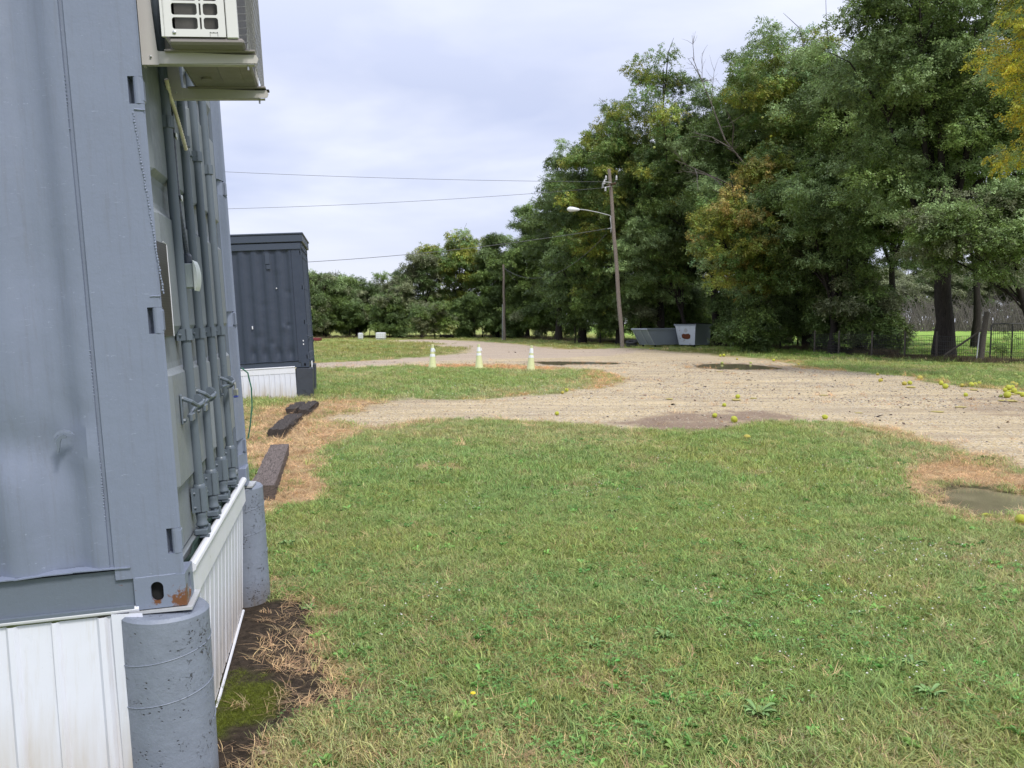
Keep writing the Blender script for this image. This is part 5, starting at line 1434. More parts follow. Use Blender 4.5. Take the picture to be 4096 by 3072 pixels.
for q in ((3106, 1436), (3141, 1434), (3180, 1445), (3235, 1443), (3252, 1438), (3247, 1436), (3281, 1434), (3328, 1444), (3038, 1416), (2993, 1421), (2902, 1404), (3536, 1473), (3525, 1474), (3646, 1498), (3629, 1494), (3836, 1523), (3893, 1527), (4027, 1533), (3986, 1532), (4081, 1518), (3913, 1486), (3915, 1496), (3783, 1488), (4064, 1506), (3790, 1517), (3767, 1514), (4001, 1524), (4016, 1523), (3860, 1500), (3950, 1510)):
    FR.append((q[0], q[1], 'g', .15, 'dull hedge apple in the grass behind the right puddle, before the undergrowth' if q[0] < 3400 else ('dull hedge apple in the grass strip in front of the wire fence' if q[0] < 3830 else 'dull hedge apple in the shaded grass in front of the gate')))
for i, (px, py, k, dia, lab) in enumerate(FR):
    p = gp(px, py); dia *= (.90 if py > 2000 else .80); r = dia / 2 * random.uniform(.78, 1.2); me, sq = FM[k][i % 3]; o = link('hedge_apple', me); o.scale = (r, r, r)
    off = 0 if k in 'fp' else r * .55
    x, y = p[0], p[1] + off; zz_ = PZ if i in (15, 16) else hz(x, y)
    o.location = (x, y, zz_ + r * sq * (.9 if k != 'g' else .75)); o.rotation_euler = (0 if k in 'fpb' else random.uniform(-.5, .5), 0, random.uniform(0, 6.28) if k not in 'fp' else random.uniform(-.4, .4)); tag(o, lab, 'fruit', GP_)

# ------------------------------------------------------------------ trees
TINT = dict(D=(.130, .185, .064), M=(.180, .250, .070), L=(.26, .345, .145), Y=(.29, .32, .065), O=(.40, .33, .10), V=(.55, .50, .07), G=(.22, .24, .13), B=(.16, .14, .08))


def tree(name, label, px, d, ytop, rad, tints, seed, low=.25, n=3600, trunk=.25, base_px=None, group=None, sc=1.0, cat='tree', hole=0., tcut=None, lobes=None, lean=(0, 0), fixedH=None, spread=1.0):
    r = np.random.default_rng(seed); X = (px - 2048) / FPX * d; H = fixedH or (CAMZ + (1290 - ytop) / FPX * d)
    bx = X if base_px is None else (base_px - 2048) / FPX * d
    t = thing(name, label, cat, (bx, d, 0), 0, group)
    cx = X - bx; zlo = H * low; zc = (H + zlo) / 2; hh = (H - zlo) / 2
    nl = lobes or min(46, int(9 + rad * rad * hh / 4.2)); C = []; RL = []
    for i in range(nl):
        for _ in range(30):
            v = r.normal(size=3); v /= np.linalg.norm(v); q = r.uniform(.35, .86)
            p = np.array([cx + v[0] * rad * q * spread, v[1] * rad * q * .8, zc + v[2] * hh * q])
            if not C or min(np.linalg.norm((p - c) / (1, 1, 1)) for c in C) > rad * .32: break
        C.append(p); RL.append(rad * r.uniform(.26, .44))
    C.append(np.array([cx, 0, H - rad * .30])); RL.append(rad * .30)
    C = np.array(C); RL = np.array(RL)
    # clumps on the lobes, sprays on the clumps
    nc = max(40, n // 42); w = RL ** 2 / (RL ** 2).sum(); li = r.choice(len(C), nc, p=w)
    v = r.normal(size=(nc, 3)); v[:, 2] = v[:, 2] * .9 + .25; v /= np.linalg.norm(v, axis=1)[:, None]
    cc = C[li] + v * RL[li][:, None] * r.uniform(.55, 1.08, nc)[:, None]
    # keep the crown wide-shouldered and inside its bounds
    cc[:, 2] = np.clip(cc[:, 2], zlo * .8, H - .15)
    cr_ = r.uniform(.38, .95, nc) * (.5 + rad * .11)
    ci = r.choice(nc, n, p=cr_ ** 2 / (cr_ ** 2).sum()); u = r.normal(size=(n, 3)); u /= np.linalg.norm(u, axis=1)[:, None]; u[:, 2] = np.where(u[:, 2] < -.3, u[:, 2] * .5, u[:, 2])
    P = cc[ci] + u * (cr_[ci] * r.uniform(.35, 1.05, n))[:, None] * np.array([1.05, 1.05, .92])
    P[:, 2] = np.maximum(P[:, 2], .15)
    az = np.arctan2(u[:, 1], u[:, 0]) + r.normal(0, .6, n)
    rot = np.stack([r.normal(0, .35, n), r.normal(.15, .35, n), az], 1)
    T = np.array([TINT[c] for c in tints]); cl = r.integers(0, len(T), nc)[ci]; mixv = r.uniform(0, 1, n)
    tint = T[cl] * r.uniform(.72, 1.3, nc)[ci][:, None] * r.uniform(.8, 1.2, n)[:, None]
    if 'O' in tints or 'Y' in tints: tint[:, 0] *= r.uniform(.8, 1.2, n)
    cw = scatter('crown', P, rot, r.uniform(.7, 1.2, n) * sc, tint, r.integers(0, 3, n), NG_leaf, t); cw['kind'] = 'stuff'
    # trunk and limbs
    b = MB(); tz = max(zlo * 1.1, H * .38); top = np.array([cx * .6 + lean[0], 0, tz]); pts = []; m = 9
    for k in range(m): f = k / (m - 1); pts.append(top * f + np.array([.10 * math.sin(k * 1.7 + seed), .10 * math.cos(k * 1.3), 0]) * trunk * 2 * min(1, f * 3) + np.array([lean[0] * (f * f - f), 0, 0]))
    pts[0] = pts[0] - np.array([0, 0, .2])
    b.tube(pts, [trunk * (1.45 if k == 0 else 1.18 if k == 1 else 1.02 - .35 * k / m) for k in range(m)], 14); b.build('trunk', M_['bark'], t, smooth=True)
    b = MB()
    for i in r.permutation(len(C))[:min(len(C), 16)]:
        f = r.uniform(.55, 1.0); s = np.array(pts[int(f * (m - 1))]); e = C[i]; mid = (s + e) / 2 + np.array([r.normal(0, .1), r.normal(0, .1), .12]) * rad * .5
        r0 = trunk * r.uniform(.28, .5); b.tube([s, s * .45 + mid * .55, mid, mid * .4 + e * .6, e], [r0, r0 * .8, r0 * .62, r0 * .42, r0 * .15], 7, False)
        for _ in range(3):
            e2 = e + r.normal(0, 1, 3) * RL[i] * .7; b.tube([mid * .4 + e * .6, (e + e2) / 2 + np.array([0, 0, .1]), e2], [r0 * .3, r0 * .18, .01], 5, False)
    b.build('limbs', M_['bark'], t, smooth=True, fix=False)
    return t


FAR_T = [
    ('leafy_tree', 'pale feathery tree at far left behind the dark container', 1180, 100, 1100, 3.6, 'GMLM', 3000, .20),
    ('leafy_tree', 'thin topped grey green tree just right of the dark container', 1300, 100, 1092, 3.4, 'GMLD', 3000, .14),
    ('leafy_tree', 'round dark green tree above the narrow white tank', 1430, 104, 1112, 3.2, 'MDGD', 3000, .12),
    ('leafy_tree', 'open topped tree above the wide white tank', 1535, 106, 1092, 2.8, 'GMMG', 1900, .16),
    ('leafy_tree', 'low arching dark tree left of the bare trunked tree', 1600, 98, 1140, 2.6, 'GDMG', 2200, .16),
    ('sparse_tree', 'sparse grey green tree with a bare dark trunk in the far hedge', 1690, 100, 1018, 3.2, 'GGDG', 1500, .40),
    ('leafy_tree', 'bright yellow green tree left of the slim pole', 1850, 102, 905, 3.4, 'YLMY', 4200, .12),
    ('leafy_tree', 'dark green tree directly behind the slim pole', 1990, 100, 925, 2.9, 'MDLM', 3800, .12),
    ('leafy_tree', 'mid green tree just right of the slim pole', 2110, 95, 832, 2.7, 'MDMD', 3600, .13),
    ('leafy_tree', 'tall dark tree left of the leaning pole, lower of the two', 2235, 84, 700, 3.1, 'DMDD', 4200, .16),
    ('leafy_tree', 'tall tree behind the street lamp head', 2330, 75, 545, 3.8, 'DMLD', 5000, .20),
    ('leafy_tree', 'tall olive tree directly behind the leaning pole', 2480, 71, 415, 4.2, 'MYDM', 5500, .22),
    ('leafy_tree', 'very tall green tree right of the leaning pole', 2640, 68, 215, 4.6, 'MMDY', 6200, .25),
    ('leafy_tree', 'tall dark tree behind the two dumpsters', 2820, 65, 255, 4.2, 'DMDL', 5500, .30),
    ('leafy_tree', 'tall light green tree right of the dumpsters', 3020, 60, 145, 4.4, 'LMDL', 6200, .30),
    ('leafy_tree', 'tall yellowish green tree in the middle of the right hand row', 3230, 56, 118, 4.3, 'LMYM', 6200, .30),
    ('leafy_tree', 'tall dark green tree left of the big trunk', 3440, 50, 80, 4.2, 'MDLM', 6200, .34),
]
for i, (nm, lab, px, d, yt, rad, ti, n, low) in enumerate(FAR_T):
    tree(nm, lab, px, d, yt, rad * 1.18, ti, 100 + i, (low * .45 if nm == 'leafy_tree' else low), int(n * 1.9), base_px=(2868 if px == 2820 else None), trunk=.20 if d > 85 else .30, group='trees in the long row', sc=1.25 if d > 85 else 1.05)
tree('leafy_tree', 'huge dark crowned tree with the thick bare trunk by the fence', 3740, 42.4, -150, 5.8, 'DMLML', 200, .34, 15000, trunk=.43, base_px=3776, group='trees in the long row', sc=.95, lobes=30)
tree('leafy_tree', 'tall dark tree behind the gate at the right edge', 4180, 46, -60, 5.4, 'DMDL', 201, .42, 8000, trunk=.35, group='trees in the long row', sc=1.0)
tree('leafy_tree', 'light green drooping tree overhanging the dumpsters', 2640, 66.0, 740, 3.4, 'LLML', 202, .22, 6000, trunk=.16, base_px=2762, group='trees in the long row', sc=.95)
tree('hedge_apple_tree', 'yellowing hedge apple tree with orange leaves and hanging fruit', 3020, 53.0, 640, 4.3, 'OYYMLYM', 203, .17, 10000, trunk=.20, base_px=3010, group='trees in the long row', sc=.95)
tree('leafy_tree', 'low spreading green tree between the yellowing tree and big trunk', 3330, 49, 640, 3.6, 'LMLD', 204, .26, 6500, trunk=.22, group='trees in the long row', sc=.95)
tree('leafy_tree', 'pale green drooping boughs in front of the big trunk and gate', 3930, 38.5, 760, 3.4, 'LLMG', 205, .50, 5000, trunk=.15, base_px=4180, group='trees in the long row', sc=.85)
tree('leafy_tree', 'bright yellow leaved tree reaching in at the upper right edge', 4255, 26, -120, 3.1, 'VYVVL', 206, .50, 7500, trunk=.16, base_px=4400, group='trees in the long row', sc=.62)
# second row that closes the gaps
SL = ['dark second row tree behind the leaning pole', 'dark second row tree behind the dumpsters', 'dark second row tree behind the yellowing tree', 'dark second row tree between yellowing tree and big trunk', 'dark second row tree just left of the big trunk', 'dark second row tree right of the slim pole', 'dark second row tree right of the big trunk', 'dark second row tree behind the gate']
for i, (px, d, yt, rad) in enumerate(((2400, 92, 650, 4.6), (2700, 86, 430, 5.4), (3000, 80, 330, 5.6), (3280, 74, 260, 5.2), (3560, 66, 150, 4.6), (2150, 100, 930, 3.8), (3900, 60, 180, 4.6), (4250, 62, 200, 5))):
    tree('leafy_tree', SL[i], px, d, yt, rad, 'DMD', 300 + i, .36 if px > 3500 else .02, 4600, trunk=.25, group='second row of trees', sc=1.35)
# hanging fruit of the yellowing tree
ht = [o for o in bpy.data.objects if o.name.startswith('hedge_apple_tree')][0]
for (px, py) in ((2976, 755), (2998, 790), (2960, 810), (3003, 815), (2985, 860), (3085, 545), (3130, 590), (3100, 640), (3120, 675), (2935, 805), (3265, 205), (2617, 590), (3050, 470), (2830, 995), (2935, 1040), (3140, 1150)):
    k = random.choice('rg'); me, sq = FM[k][0]; o = link('fruit', me, ht); o.location = Vector(at(px, py, 52.2 if py > 700 else 54)) - ht.location; o.scale = (.085,) * 3

# bushes at the foot of the row
BU = [(1250, 97, 1215, 2.0), (1400, 99, 1225, 2.2), (1560, 97, 1230, 2.0), (1740, 92, 1215, 1.9), (1900, 97, 1200, 2.1), (2060, 96, 1180, 2.1), (2180, 92, 1130, 2.2), (2300, 74, 1090, 2.1), (2400, 71, 1120, 1.9),
      (2560, 68, 1130, 1.9), (2960, 63, 1160, 1.7), (3010, 60, 1190, 1.7), (3120, 57, 1120, 1.9), (3240, 55, 1170, 1.7), (3350, 51, 1090, 1.9), (3440, 48, 1130, 1.6), (3190, 62, 1100, 2.2), (2720, 72, 1150, 2.2), (3520, 47, 1200, 1.15)]
BL = ['dark bush at the far left foot of the hedge, by the red trailer', 'dark bush between the two white tanks', 'dark bush right of the wide white tank', 'dark bush below the bare trunked tree', 'dark bush beside the white bucket',
      'dark bush behind the foot of the slim pole', 'bush right of the slim pole at the verge', 'bush midway between the slim pole and the leaning pole', 'bush just left of the leaning pole', 'bush between the leaning pole and the long dumpster', 'bush just right of the rusty dumpster', 'second bush right of the rusty dumpster', 'bush behind the right puddle, under the yellowing tree',
      'broad bush right of the yellowing tree', 'tall bush where the wire fence begins', 'bush along the wire fence', 'bush deep in shade behind the fence posts', 'bush behind the dumpsters', 'small bush nearest the big trunk']
for i, (px, d, yt, rad) in enumerate(BU):
    tree('bush', BL[i], px, d, yt - 25, rad * (1.25 if px not in (2960, 3520) else 1.0), 'DMD' if i % 3 else 'DMG', 400 + i, .02, 2600, trunk=.05, group='undergrowth bushes', sc=1.0, cat='bush', lobes=9)
tree('bush', 'low leafy bush hiding the trunk foot of the yellowing tree', 2990, 51.5, 1175, 1.5, 'DM', 461, .01, 1500, trunk=.05, group='undergrowth bushes', cat='bush', lobes=8)
tree('vine', 'small leafy vine climbing the wire of the gate', 4010, 39.2, 1330, .45, 'DM', 460, .1, 60, trunk=.02, sc=.5, cat='vine', lobes=4)

UB = ['low scrub filling the gap left of the slim pole', 'low scrub filling the gap right of the slim pole', 'low scrub behind the verge left of the leaning pole', 'low scrub directly behind the leaning pole', 'low scrub behind the long dumpster', 'low scrub behind the rusty dumpster', 'low scrub behind the trunk of the yellowing tree', 'low scrub behind the first fence posts', 'low scrub behind the middle of the wire fence', 'low scrub between the two white tanks and the bare trunk', 'low scrub at the far end of the drive']
for i, (px, d, yt, rad) in enumerate(((1930, 100, 1190, 3.4), (2080, 98, 1180, 3.4), (2240, 92, 1150, 3.4), (2420, 88, 1130, 3.4), (2590, 80, 1120, 3.2), (2760, 78, 1120, 3.2), (2930, 74, 1120, 3.0), (3100, 72, 1120, 2.8), (3290, 68, 1120, 2.4), (1480, 112, 1180, 4.0), (1740, 112, 1170, 4.0))):
    tree('bush', UB[i], px, d, yt, rad, 'DM', 520 + i, .01, 2600, trunk=.05, group='low scrub behind the tree row', sc=1.3, cat='bush', lobes=13, spread=1.15)

for i, (px, lab) in enumerate(((3600, 'distant tree beyond the field, left of the big trunk'), (3830, 'distant tree beyond the field, right of the big trunk'), (4070, 'distant tree beyond the field, behind the gate frame'))):
    tree('leafy_tree', lab, px, 220, 900, 10.5, 'GDG', 560 + i, .02, 5200, trunk=.3, group='distant trees beyond the field', sc=2.9, spread=1.2)

# bare dead branch reaching out of the canopy
b = MB(); rb = np.random.default_rng(5)
def limb(a, c, r0, lev):
    a = Vector(a); c = Vector(c); m_ = (a + c) / 2 + Vector(rb.normal(0, .15, 3)) * (c - a).length * .3
    b.tube([a, m_, c], [r0, r0 * .7, r0 * .35], 6, False)
    if lev:
        for _ in range(5):
            f = rb.uniform(.3, 1); s = a.lerp(c, f); e = s + ((c - a).normalized() + Vector(rb.normal(0, .55, 3))).normalized() * (c - a).length * rb.uniform(.25, .5); limb(s, e, r0 * .45, lev - 1)
limb(at(3150, 850, 56), at(2900, 560, 54), .10, 2); limb(at(2900, 560, 54), at(2770, 230, 54), .05, 2); limb(at(3050, 800, 56), at(2700, 640, 54), .06, 2); limb(at(3080, 830, 55), at(2850, 760, 52), .05, 1)
tg = [o for o in bpy.data.objects if o.get('label', '') == 'tall light green tree right of the dumpsters'][0]
o = b.build('dead_branch', M_['twig'], tg, fix=False); o.location = -tg.location

# bramble thicket across the field
b = MB()
for i in range(1500):
    px = rb.uniform(3450, 4400); d = rb.uniform(165, 205); x = (px - 2048) / FPX * d; hgt = rb.uniform(3.5, 9); a = rb.uniform(-.9, .9)
    p0 = Vector((x, d, 0)); p1 = p0 + Vector((a * hgt * .35, rb.normal(0, .4), hgt * .65)); p2 = p1 + Vector((a * hgt * .35, 0, hgt * rb.uniform(.0, .35))); b.tube([p0, p1, p2], [.08, .05, .02], 3, False)
tag(b.build('bramble_thicket', M_['twig'], fix=False), 'tangled grey brambles at the back of the field', 'thicket', kind='stuff')
for i, (px, d, yt, rad) in enumerate(((3540, 195, 1090, 9), (3760, 200, 1080, 9), (3960, 198, 1070, 9), (4180, 195, 1080, 9))):
    tree('bush', ('far bush beyond the field, left of the big trunk', 'far bush beyond the field, just behind the big trunk', 'far bush beyond the field, behind the gate post', 'far bush beyond the field, behind the gate')[i], px, d, yt, rad, 'GDGG', 480 + i, .22, 4200, trunk=.12, group='bushes beyond the field', sc=2.3, cat='bush', lobes=12)


# ------------------------------------------------------------------ ground cover
def sample(n, r0, r1, a0, a1, pw=2.0):
    a = np.radians(rng.uniform(a0, a1, n)); r = (rng.uniform(r0 ** pw, r1 ** pw, n)) ** (1 / pw); return r * np.sin(a), r * np.cos(a), r


def inpier(x, y):
    loc = (np.stack([x, y], 1) - NEAR[:2]) @ M3n[:2, :2]; m1 = (loc[:, 0] > -.12) & (loc[:, 1] > -.10) & (loc[:, 0] < 2.6) & (loc[:, 1] < 6.2)
    loc2 = (np.stack([x, y], 1) - FAR[:2]) @ M3f[:2, :2]; m2 = (loc2[:, 0] > -.02) & (loc2[:, 1] > -.02) & (loc2[:, 0] < 2.5) & (loc2[:, 1] < 6.1)
    return m1 | m2


def grass_layers():
    P = []
    for (n, r0, r1, s0, pw) in ((42000, 2.6, 9, .92, 1.7), (30000, 9, 18, 1.25, 1.4), (26000, 18, 42, 1.9, 1.2), (13000, 42, 115, 3.2, 1.2)):
        n = int(n * 1.18); x, y, r = sample(n, r0, r1, -34, 46, pw); P.append((x, y, r, np.full(n, s0)))
    x, y, r, s = [np.concatenate([p[i] for p in P]) for i in range(4)]
    o = zones(x, y); k = ~inpier(x, y)
    bare = np.maximum.reduce([o['gravel'] * 1.2, o['dirt'] * 1.02, o['mud'] * 1.15, o['moss'], o['bare'] * .7, o['straw'] * .93]); pud = np.maximum.reduce([o[q] for q in PUDS]) > -.03
    thin = sstep(.50, .72, fbm(x * 1.8, y * 1.8, 71, 3)) * .35
    k &= (rng.uniform(0, 1, len(x)) > np.clip(bare + thin * (r < 14), 0, 1)) & ~pud
    x, y, r, s = x[k], y[k], r[k], s[k]; o = {q: o[q][k] for q in o}; c = sward(x, y, o)
    # individual dead and bright blades mixed in
    n = len(x); u = rng.uniform(0, 1, n); pd = .08 + .40 * o['dry'] + .5 * o['straw']; c = np.where((u < pd)[:, None], DRY * rng.uniform(.8, 1.3, n)[:, None], c)
    u2 = rng.uniform(0, 1, n); c = np.where((u2 > .95)[:, None], np.array([.20, .34, .08]), c)
    c = c * rng.uniform(.78, 1.28, n)[:, None]; c[:, 0] *= rng.uniform(.85, 1.2, n)
    sc = s * rng.uniform(.7, 1.25, n) * (1 - .25 * (u < pd)); z = height(x, y)
    rot = np.stack([rng.normal(0, .14, n), rng.normal(0, .14, n), rng.uniform(0, 6.28, n)], 1)
    idx = rng.choice([0, 1, 2], n, p=[.45, .4, .15])
    tag(scatter('lawn_grass', np.stack([x, y, z], 1), rot, sc, c, idx, NG_grass), 'short mown mixed green and dry lawn grass', 'grass', kind='stuff')
    # straw
    x, y, r = sample(60000, 4, 42, -34, 34, 1.3); x2, y2, r2 = sample(26000, 2.6, 12, -34, 34, 1.6); x, y, r = np.concatenate([x, x2]), np.concatenate([y, y2]), np.concatenate([r, r2])
    o = zones(x, y); dens = np.clip(o['straw'] * 1.0 + o['dirt'] * .22 * (o['moss'] < .2) + .030 * o['dry'] + o['bare'] * .35, 0, 1)
    edge = np.exp(-((o['dirt'] - .5) / .38) ** 2); dens = np.maximum(dens, edge * .75 * (r < 8))
    k = (rng.uniform(0, 1, len(x)) < dens) & ~inpier(x, y) & (np.maximum.reduce([o[q] for q in PUDS]) < -.02); x, y, r = x[k], y[k], r[k]; n = len(x)
    c = STRAW * rng.uniform(.55, 1.25, n)[:, None]; mixg = rng.uniform(0, 1, n)[:, None]; c = np.where(mixg > .7, np.array([.60, .45, .24]) * rng.uniform(.6, 1.1, n)[:, None], c)
    far_ = (r > 20)[:, None]; c = np.where(far_, c * np.array([1.05, .9, .75]), c)
    s = np.where(r < 12, .62, 1.2) * rng.uniform(.6, 1.2, n)
    rot = np.stack([rng.normal(0, .2, n), rng.normal(0, .2, n), rng.uniform(0, 6.28, n)], 1)
    tag(scatter('dead_grass', np.stack([x, y, height(x, y)], 1), rot, s, c, rng.integers(0, 2, n), NG_straw), 'dead orange straw grass at the edges of lawn and drive', 'grass', kind='stuff')
    # moss
    x, y, r = sample(26000, 3.2, 5.2, -22, -10, 1.5); o = zones(x, y); k = rng.uniform(0, 1, len(x)) < o['moss'] * (.5 + .5 * sstep(.4, .6, fbm(x * 9, y * 9, 600, 3))); x, y = x[k], y[k]; n = len(x)
    c = np.array([.17, .20, .022]) * rng.uniform(.4, 1.35, n)[:, None]
    tag(scatter('moss_cushion', np.stack([x, y, height(x, y)], 1), np.stack([rng.normal(0, .3, n), rng.normal(0, .3, n), rng.uniform(0, 6.28, n)], 1), rng.uniform(.10, .22, n), c, rng.integers(0, 3, n), NG_grass), 'bright green moss on the damp soil by the skirting', 'moss', kind='stuff')
    # clover
    x, y, r = sample(15000, 2.6, 16, -34, 34, 1.5); o = zones(x, y); cl = sstep(.5, .62, fbm(x * .8, y * .8, 201, 3))
    k = (rng.uniform(0, 1, len(x)) < cl * .42 * (1 - np.clip(o['gravel'] + o['dirt'] + o['straw'] + o['mud'], 0, 1))) & ~inpier(x, y); x, y, r = x[k], y[k], r[k]; n = len(x)
    c = np.array([.15, .30, .075]) * rng.uniform(.7, 1.35, n)[:, None]; rot = np.stack([rng.normal(0, .1, n), rng.normal(0, .1, n), rng.uniform(0, 6.28, n)], 1)
    tag(scatter('clover_patch', np.stack([x, y, height(x, y)], 1), rot, rng.uniform(.8, 1.3, n), c, rng.integers(0, 2, n), NG_clover), 'clover leaves growing through the near lawn', 'clover', kind='stuff')
    # small broad leaved weeds all through the sward
    ngw = scatter_group('weed_leaf_scatter', [proto('lawn_weed', *rosette('r', 9, .055, .010, 70 + q), M_['blade']) for q in range(3)])
    x, y, r = sample(5200, 3.2, 13, -32, 34, 1.4); o = zones(x, y); cl = sstep(.48, .60, fbm(x * 1.1 + 4, y * 1.1, 231, 3))
    k = (rng.uniform(0, 1, len(x)) < (.10 + .6 * cl) * (1 - np.clip(o['gravel'] + o['dirt'] + o['straw'] + o['mud'], 0, 1))) & ~inpier(x, y); x, y = x[k], y[k]; n = len(x)
    c = np.array([.20, .36, .085]) * rng.uniform(.6, 1.3, n)[:, None]; c[:, 0] *= rng.uniform(.7, 1.3, n)
    tag(scatter('lawn_weeds', np.stack([x, y, height(x, y) + .01], 1), np.stack([rng.normal(0, .2, n), rng.normal(0, .2, n), rng.uniform(0, 6.28, n)], 1), rng.uniform(.35, .95, n), c, rng.integers(0, 3, n), ngw), 'small broad leaved weeds mixed through the near lawn', 'weeds', kind='stuff')
    # tall dry weeds and rough grass at the foot of the trees and fence
    line = np.array([(1180, 1356), (1500, 1352), (1800, 1347), (2000, 1350), (2150, 1358), (2300, 1366), (2440, 1372), (2700, 1374), (2900, 1384), (3100, 1396), (3300, 1408), (3500, 1424), (3750, 1444), (3950, 1452), (4200, 1462), (4600, 1490)])
    W_ = np.array([gp(a, b_)[:2] for a, b_ in line]); seg = rng.integers(0, len(W_) - 1, 11000); f = rng.uniform(0, 1, 11000)[:, None]; q = W_[seg] * (1 - f) + W_[seg + 1] * f
    q = q + np.stack([rng.normal(0, .3, 11000), np.abs(rng.normal(0, 1, 11000)) * 2.2 - .4], 1)
    pxs = q[:, 0] / q[:, 1] * FPX + 2048; dens = np.where(pxs > 2900, 1, .55) * sstep(.3, .6, fbm(q[:, 0] * .5, q[:, 1] * .3, 301, 3) + .1); k = rng.uniform(0, 1, len(q)) < dens; q = q[k]; n = len(q)
    c = np.array([.15, .105, .065]) * rng.uniform(.5, 1.3, n)[:, None]; g = rng.uniform(0, 1, n)[:, None]; c = np.where(g > .75, np.array([.07, .085, .035]), c)
    s = rng.uniform(2.2, 5.2, n) * np.where(pxs[k] > 3580, .62, 1); rot = np.stack([rng.normal(0, .12, n), rng.normal(0, .12, n), rng.uniform(0, 6.28, n)], 1)
    ng = scatter_group('weed_scatter', [blades('weed_tuft', 20, .05, .06, .13, .0011, .7, seed=14), blades('weed_tuft', 16, .06, .05, .11, .0010, .9, seed=15)])
    tag(scatter('tall_dry_weeds', np.stack([q[:, 0], q[:, 1], np.zeros(n)], 1), rot, s, c, rng.integers(0, 2, n), ng), 'tall dry brown weeds along the foot of the trees', 'weeds', kind='stuff')


grass_layers()

# white and clover flowers
b = MB(); k = 0
for (px, py, n, sp) in ((3700, 2230, 60, .28), (2760, 2395, 14, .15), (3240, 2640, 40, .30), (3600, 2460, 45, .3), (3300, 2350, 40, .3), (1850, 2030, 30, .25), (2350, 1975, 30, .25), (2950, 2090, 40, .4), (1500, 1870, 60, .5), (2700, 1830, 60, .8), (2000, 1540, 260, 2.6), (2150, 1560, 160, 1.6), (3300, 1900, 50, .6), (1600, 2480, 14, .2), (1720, 2380, 10, .1)):
    c = gp(px, py)
    for _ in range(n):
        x, y = c[0] + random.gauss(0, sp), c[1] + random.gauss(0, sp); z = hz(x, y) + random.uniform(.03, .065); s = random.uniform(.0035, .0075) * (1 if c[1] < 12 else 2.0)
        b.add([(x + s * math.cos(a), y + s * math.sin(a), z) for a in (0, 1.26, 2.5, 3.77, 5.0)] + [(x, y, z + s * .8)], [(i, (i + 1) % 5, 5) for i in range(5)])
tag(b.build('white_flowers', simple('white_petals', (.62, .60, .58), .6), fix=False), 'tiny white clover flowers dotted over the lawn', 'flowers', kind='stuff')


def mat_plain_leaf(name, col):
    t = NT(name); n = t.noise(25, 4); c = t.mix(n, tuple(x * .7 for x in col), tuple(x * 1.4 for x in col)); return t.done(t.bsdf(c, .5, spec=.4))


wl_ = mat_plain_leaf('weed_leaf', (.16, .27, .085)); RO = [fast_mesh('weed_plant', *rosette('r', 17, .075, .010, 40 + k), wl_, True) for k in range(3)]
for i, (px, py, lab, s) in enumerate(((3033, 2880, 'leafy dandelion rosette standing tall in the lower middle of the lawn', 1.35), (2655, 2570, 'broad leaved weed with upright leaves in the middle of the lawn', 1.15), (3715, 2800, 'dandelion weed near the lower right of the lawn', 1.2), (3420, 2470, 'bright small weed right of centre in the lawn', .9),
                                      (1240, 2450, 'pale seedling growing on the bare soil beside the far pier', .8), (1150, 2190, 'dark weed clump at the left lawn edge beyond the far pier', 1.1), (1790, 1895, 'spreading green weed below the straw patch', 1.3), (2450, 2060, 'tuft of broad leaves in the centre of the near lawn', 1.0), (2380, 2600, 'low broad leaved weed left of the upright one', 1.0), (3650, 2680, 'wide grey green leaf cluster low on the right of lawn', 1.1))):
    p = gp(px, py); o = link('weed_plant', RO[i % 3]); o.location = (p[0], p[1], hz(p[0], p[1]) + .012); o.scale = (s * .9, s * .8, s * .75); o.rotation_euler = (0, 0, i * 1.3); tag(o, lab, 'weed', 'broad leaved weeds in the lawn')
# yellow dandelion flower
p = gp(1892, 2828); t = thing('dandelion_flower', 'single yellow dandelion flower in the lower left of lawn', 'flower', (p[0], p[1], hz(p[0], p[1])))
b = MB(); b.tube([(0, 0, 0), (0, 0, .06)], .0015, 6); b.build('stem', wl_, t); b = MB(); b.lathe((0, 0, .06), [(.004, 0), (.013, .005), (.011, .009), (.003, .010)], 14); b.build('flower_head', simple('yellow_petals', (.80, .62, .02), .6), t)
# tan fallen leaf on the soil
p = gp(1054, 3018); b = MB(); b.add([(-.03, 0, .003), (-.012, .016, .012), (.014, .014, .010), (.035, .002, .004), (.012, -.013, .008), (-.014, -.012, .010), (0, 0, .016)], [(0, 1, 6), (1, 2, 6), (2, 3, 6), (3, 4, 6), (4, 5, 6), (5, 0, 6)])
o = b.build('fallen_leaf', simple('tan_leaf', (.34, .22, .14), .6)); o.location = (p[0], p[1], hz(p[0], p[1]) + .012); o.rotation_euler = (0, 0, .5); tag(o, 'pale tan fallen leaf on the dark soil at the bottom left', 'leaf')

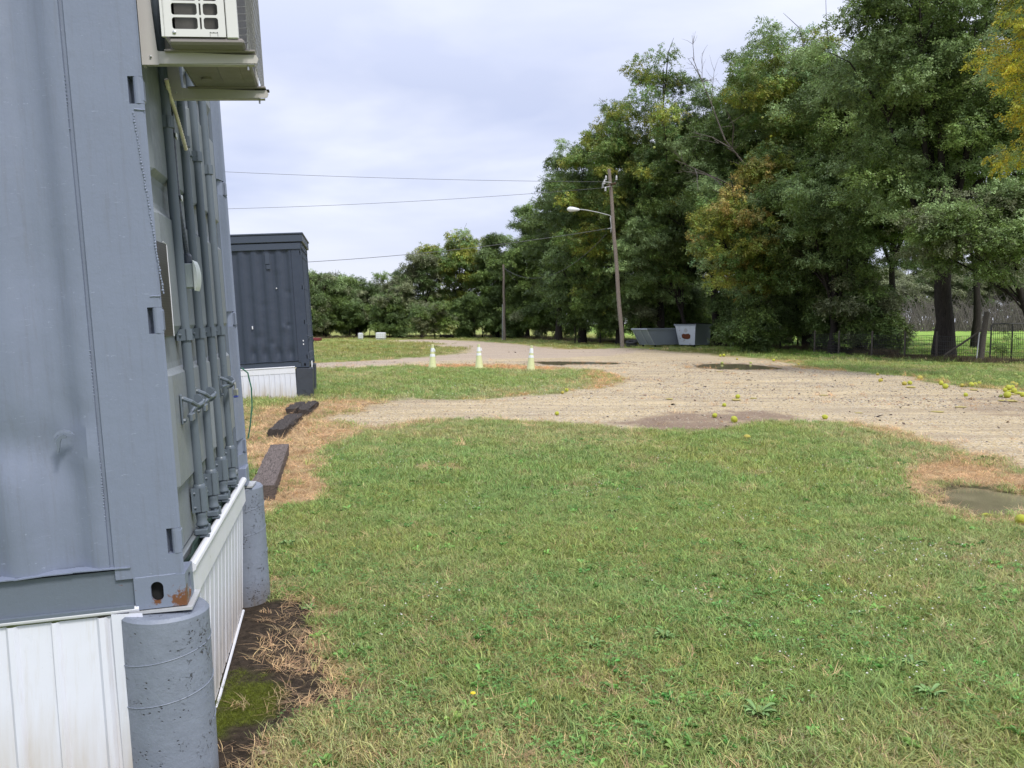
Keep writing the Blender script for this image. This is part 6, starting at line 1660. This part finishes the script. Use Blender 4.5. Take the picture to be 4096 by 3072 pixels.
# pebbles, leaf litter and clods on the gravel
def litter():
    r = np.random.default_rng(77)
    def rock(name, mat, k):
        V = []; 
        for a in range(6):
            for z, s in ((0, .8), (.45, 1.0)): V.append((s * math.cos(a * 1.05) * r.uniform(.7, 1.1), s * math.sin(a * 1.05) * r.uniform(.6, 1), z * r.uniform(.8, 1.1)))
        V.append((0, 0, .72)); F = []
        for a in range(6): b_ = (a + 1) % 6; F += [(2 * a, 2 * b_, 2 * b_ + 1), (2 * a, 2 * b_ + 1, 2 * a + 1), (2 * a + 1, 2 * b_ + 1, 12)]
        return proto(name, V, F, mat)
    t = NT('loose_stone'); tint = t.attr('tint', 'INSTANCER'); ms = t.done(t.bsdf(tint, .8, spec=.25))
    ng = scatter_group('stone_scatter', [rock('loose_stone', ms, 1), rock('loose_stone', ms, 2)])
    x, y, d = sample(130000, 7, 40, -34, 34, 1.2); o = zones(x, y); k = (r.uniform(0, 1, len(x)) < o['gravel'] * (.4 + .6 * sstep(.42, .6, fbm(x * .7, y * .7, 500, 3)))) & (np.maximum.reduce([o[q] for q in PUDS]) < 0); x, y, d = x[k], y[k], d[k]; n = len(x)
    g = r.uniform(0, 1, n)[:, None]; c = np.array([.19, .155, .115]) * (1 - g) + np.array([.58, .52, .42]) * g; dk = r.uniform(0, 1, n) > .93; c[dk] = (.10, .08, .07); pk = r.uniform(0, 1, n) > .9; c[pk] = (.34, .22, .17)
    s = np.exp(r.normal(-4.75, .40, n)) * np.where(d > 20, 1.5, 1)
    tag(scatter('loose_gravel', np.stack([x, y, height(x, y) - .002], 1), np.stack([r.normal(0, .2, n), r.normal(0, .2, n), r.uniform(0, 6, n)], 1), s, c, r.integers(0, 2, n), ng), 'loose tan and grey stones on the drive', 'gravel', kind='stuff')
    # leaf litter and clods
    V = [(-1, 0, .05), (-.4, .5, .25), (.4, .45, .2), (1, .1, .02), (.4, -.4, .3), (-.4, -.45, .2), (0, 0, .35)]; F = [(0, 1, 6), (1, 2, 6), (2, 3, 6), (3, 4, 6), (4, 5, 6), (5, 0, 6)]
    ng2 = scatter_group('litter_scatter', [proto('litter_leaf', V, F, ms)])
    x, y, d = sample(2200, 7.5, 60, -20, 34, 1.0); o = zones(x, y); sh = .25 + .75 * sstep(0, 8, x); k = (r.uniform(0, 1, len(x)) < np.clip(o['gravel'] * sh * .34 + .03, 0, 1)); x, y, d = x[k], y[k], d[k]; n = len(x)
    c = np.array([.045, .03, .022]) * r.uniform(.5, 2.2, n)[:, None]; tn = r.uniform(0, 1, n) > .75; c[tn] = (.30, .17, .08); s = np.exp(r.normal(-3.15, .35, n))
    tag(scatter('fallen_leaves', np.stack([x, y, height(x, y) + .004], 1), np.stack([r.normal(0, .3, n), r.normal(0, .3, n), r.uniform(0, 6, n)], 1), s, c, np.zeros(n, int), ng2), 'dark fallen leaves and clods scattered over the drive', 'leaves', kind='stuff')


litter()
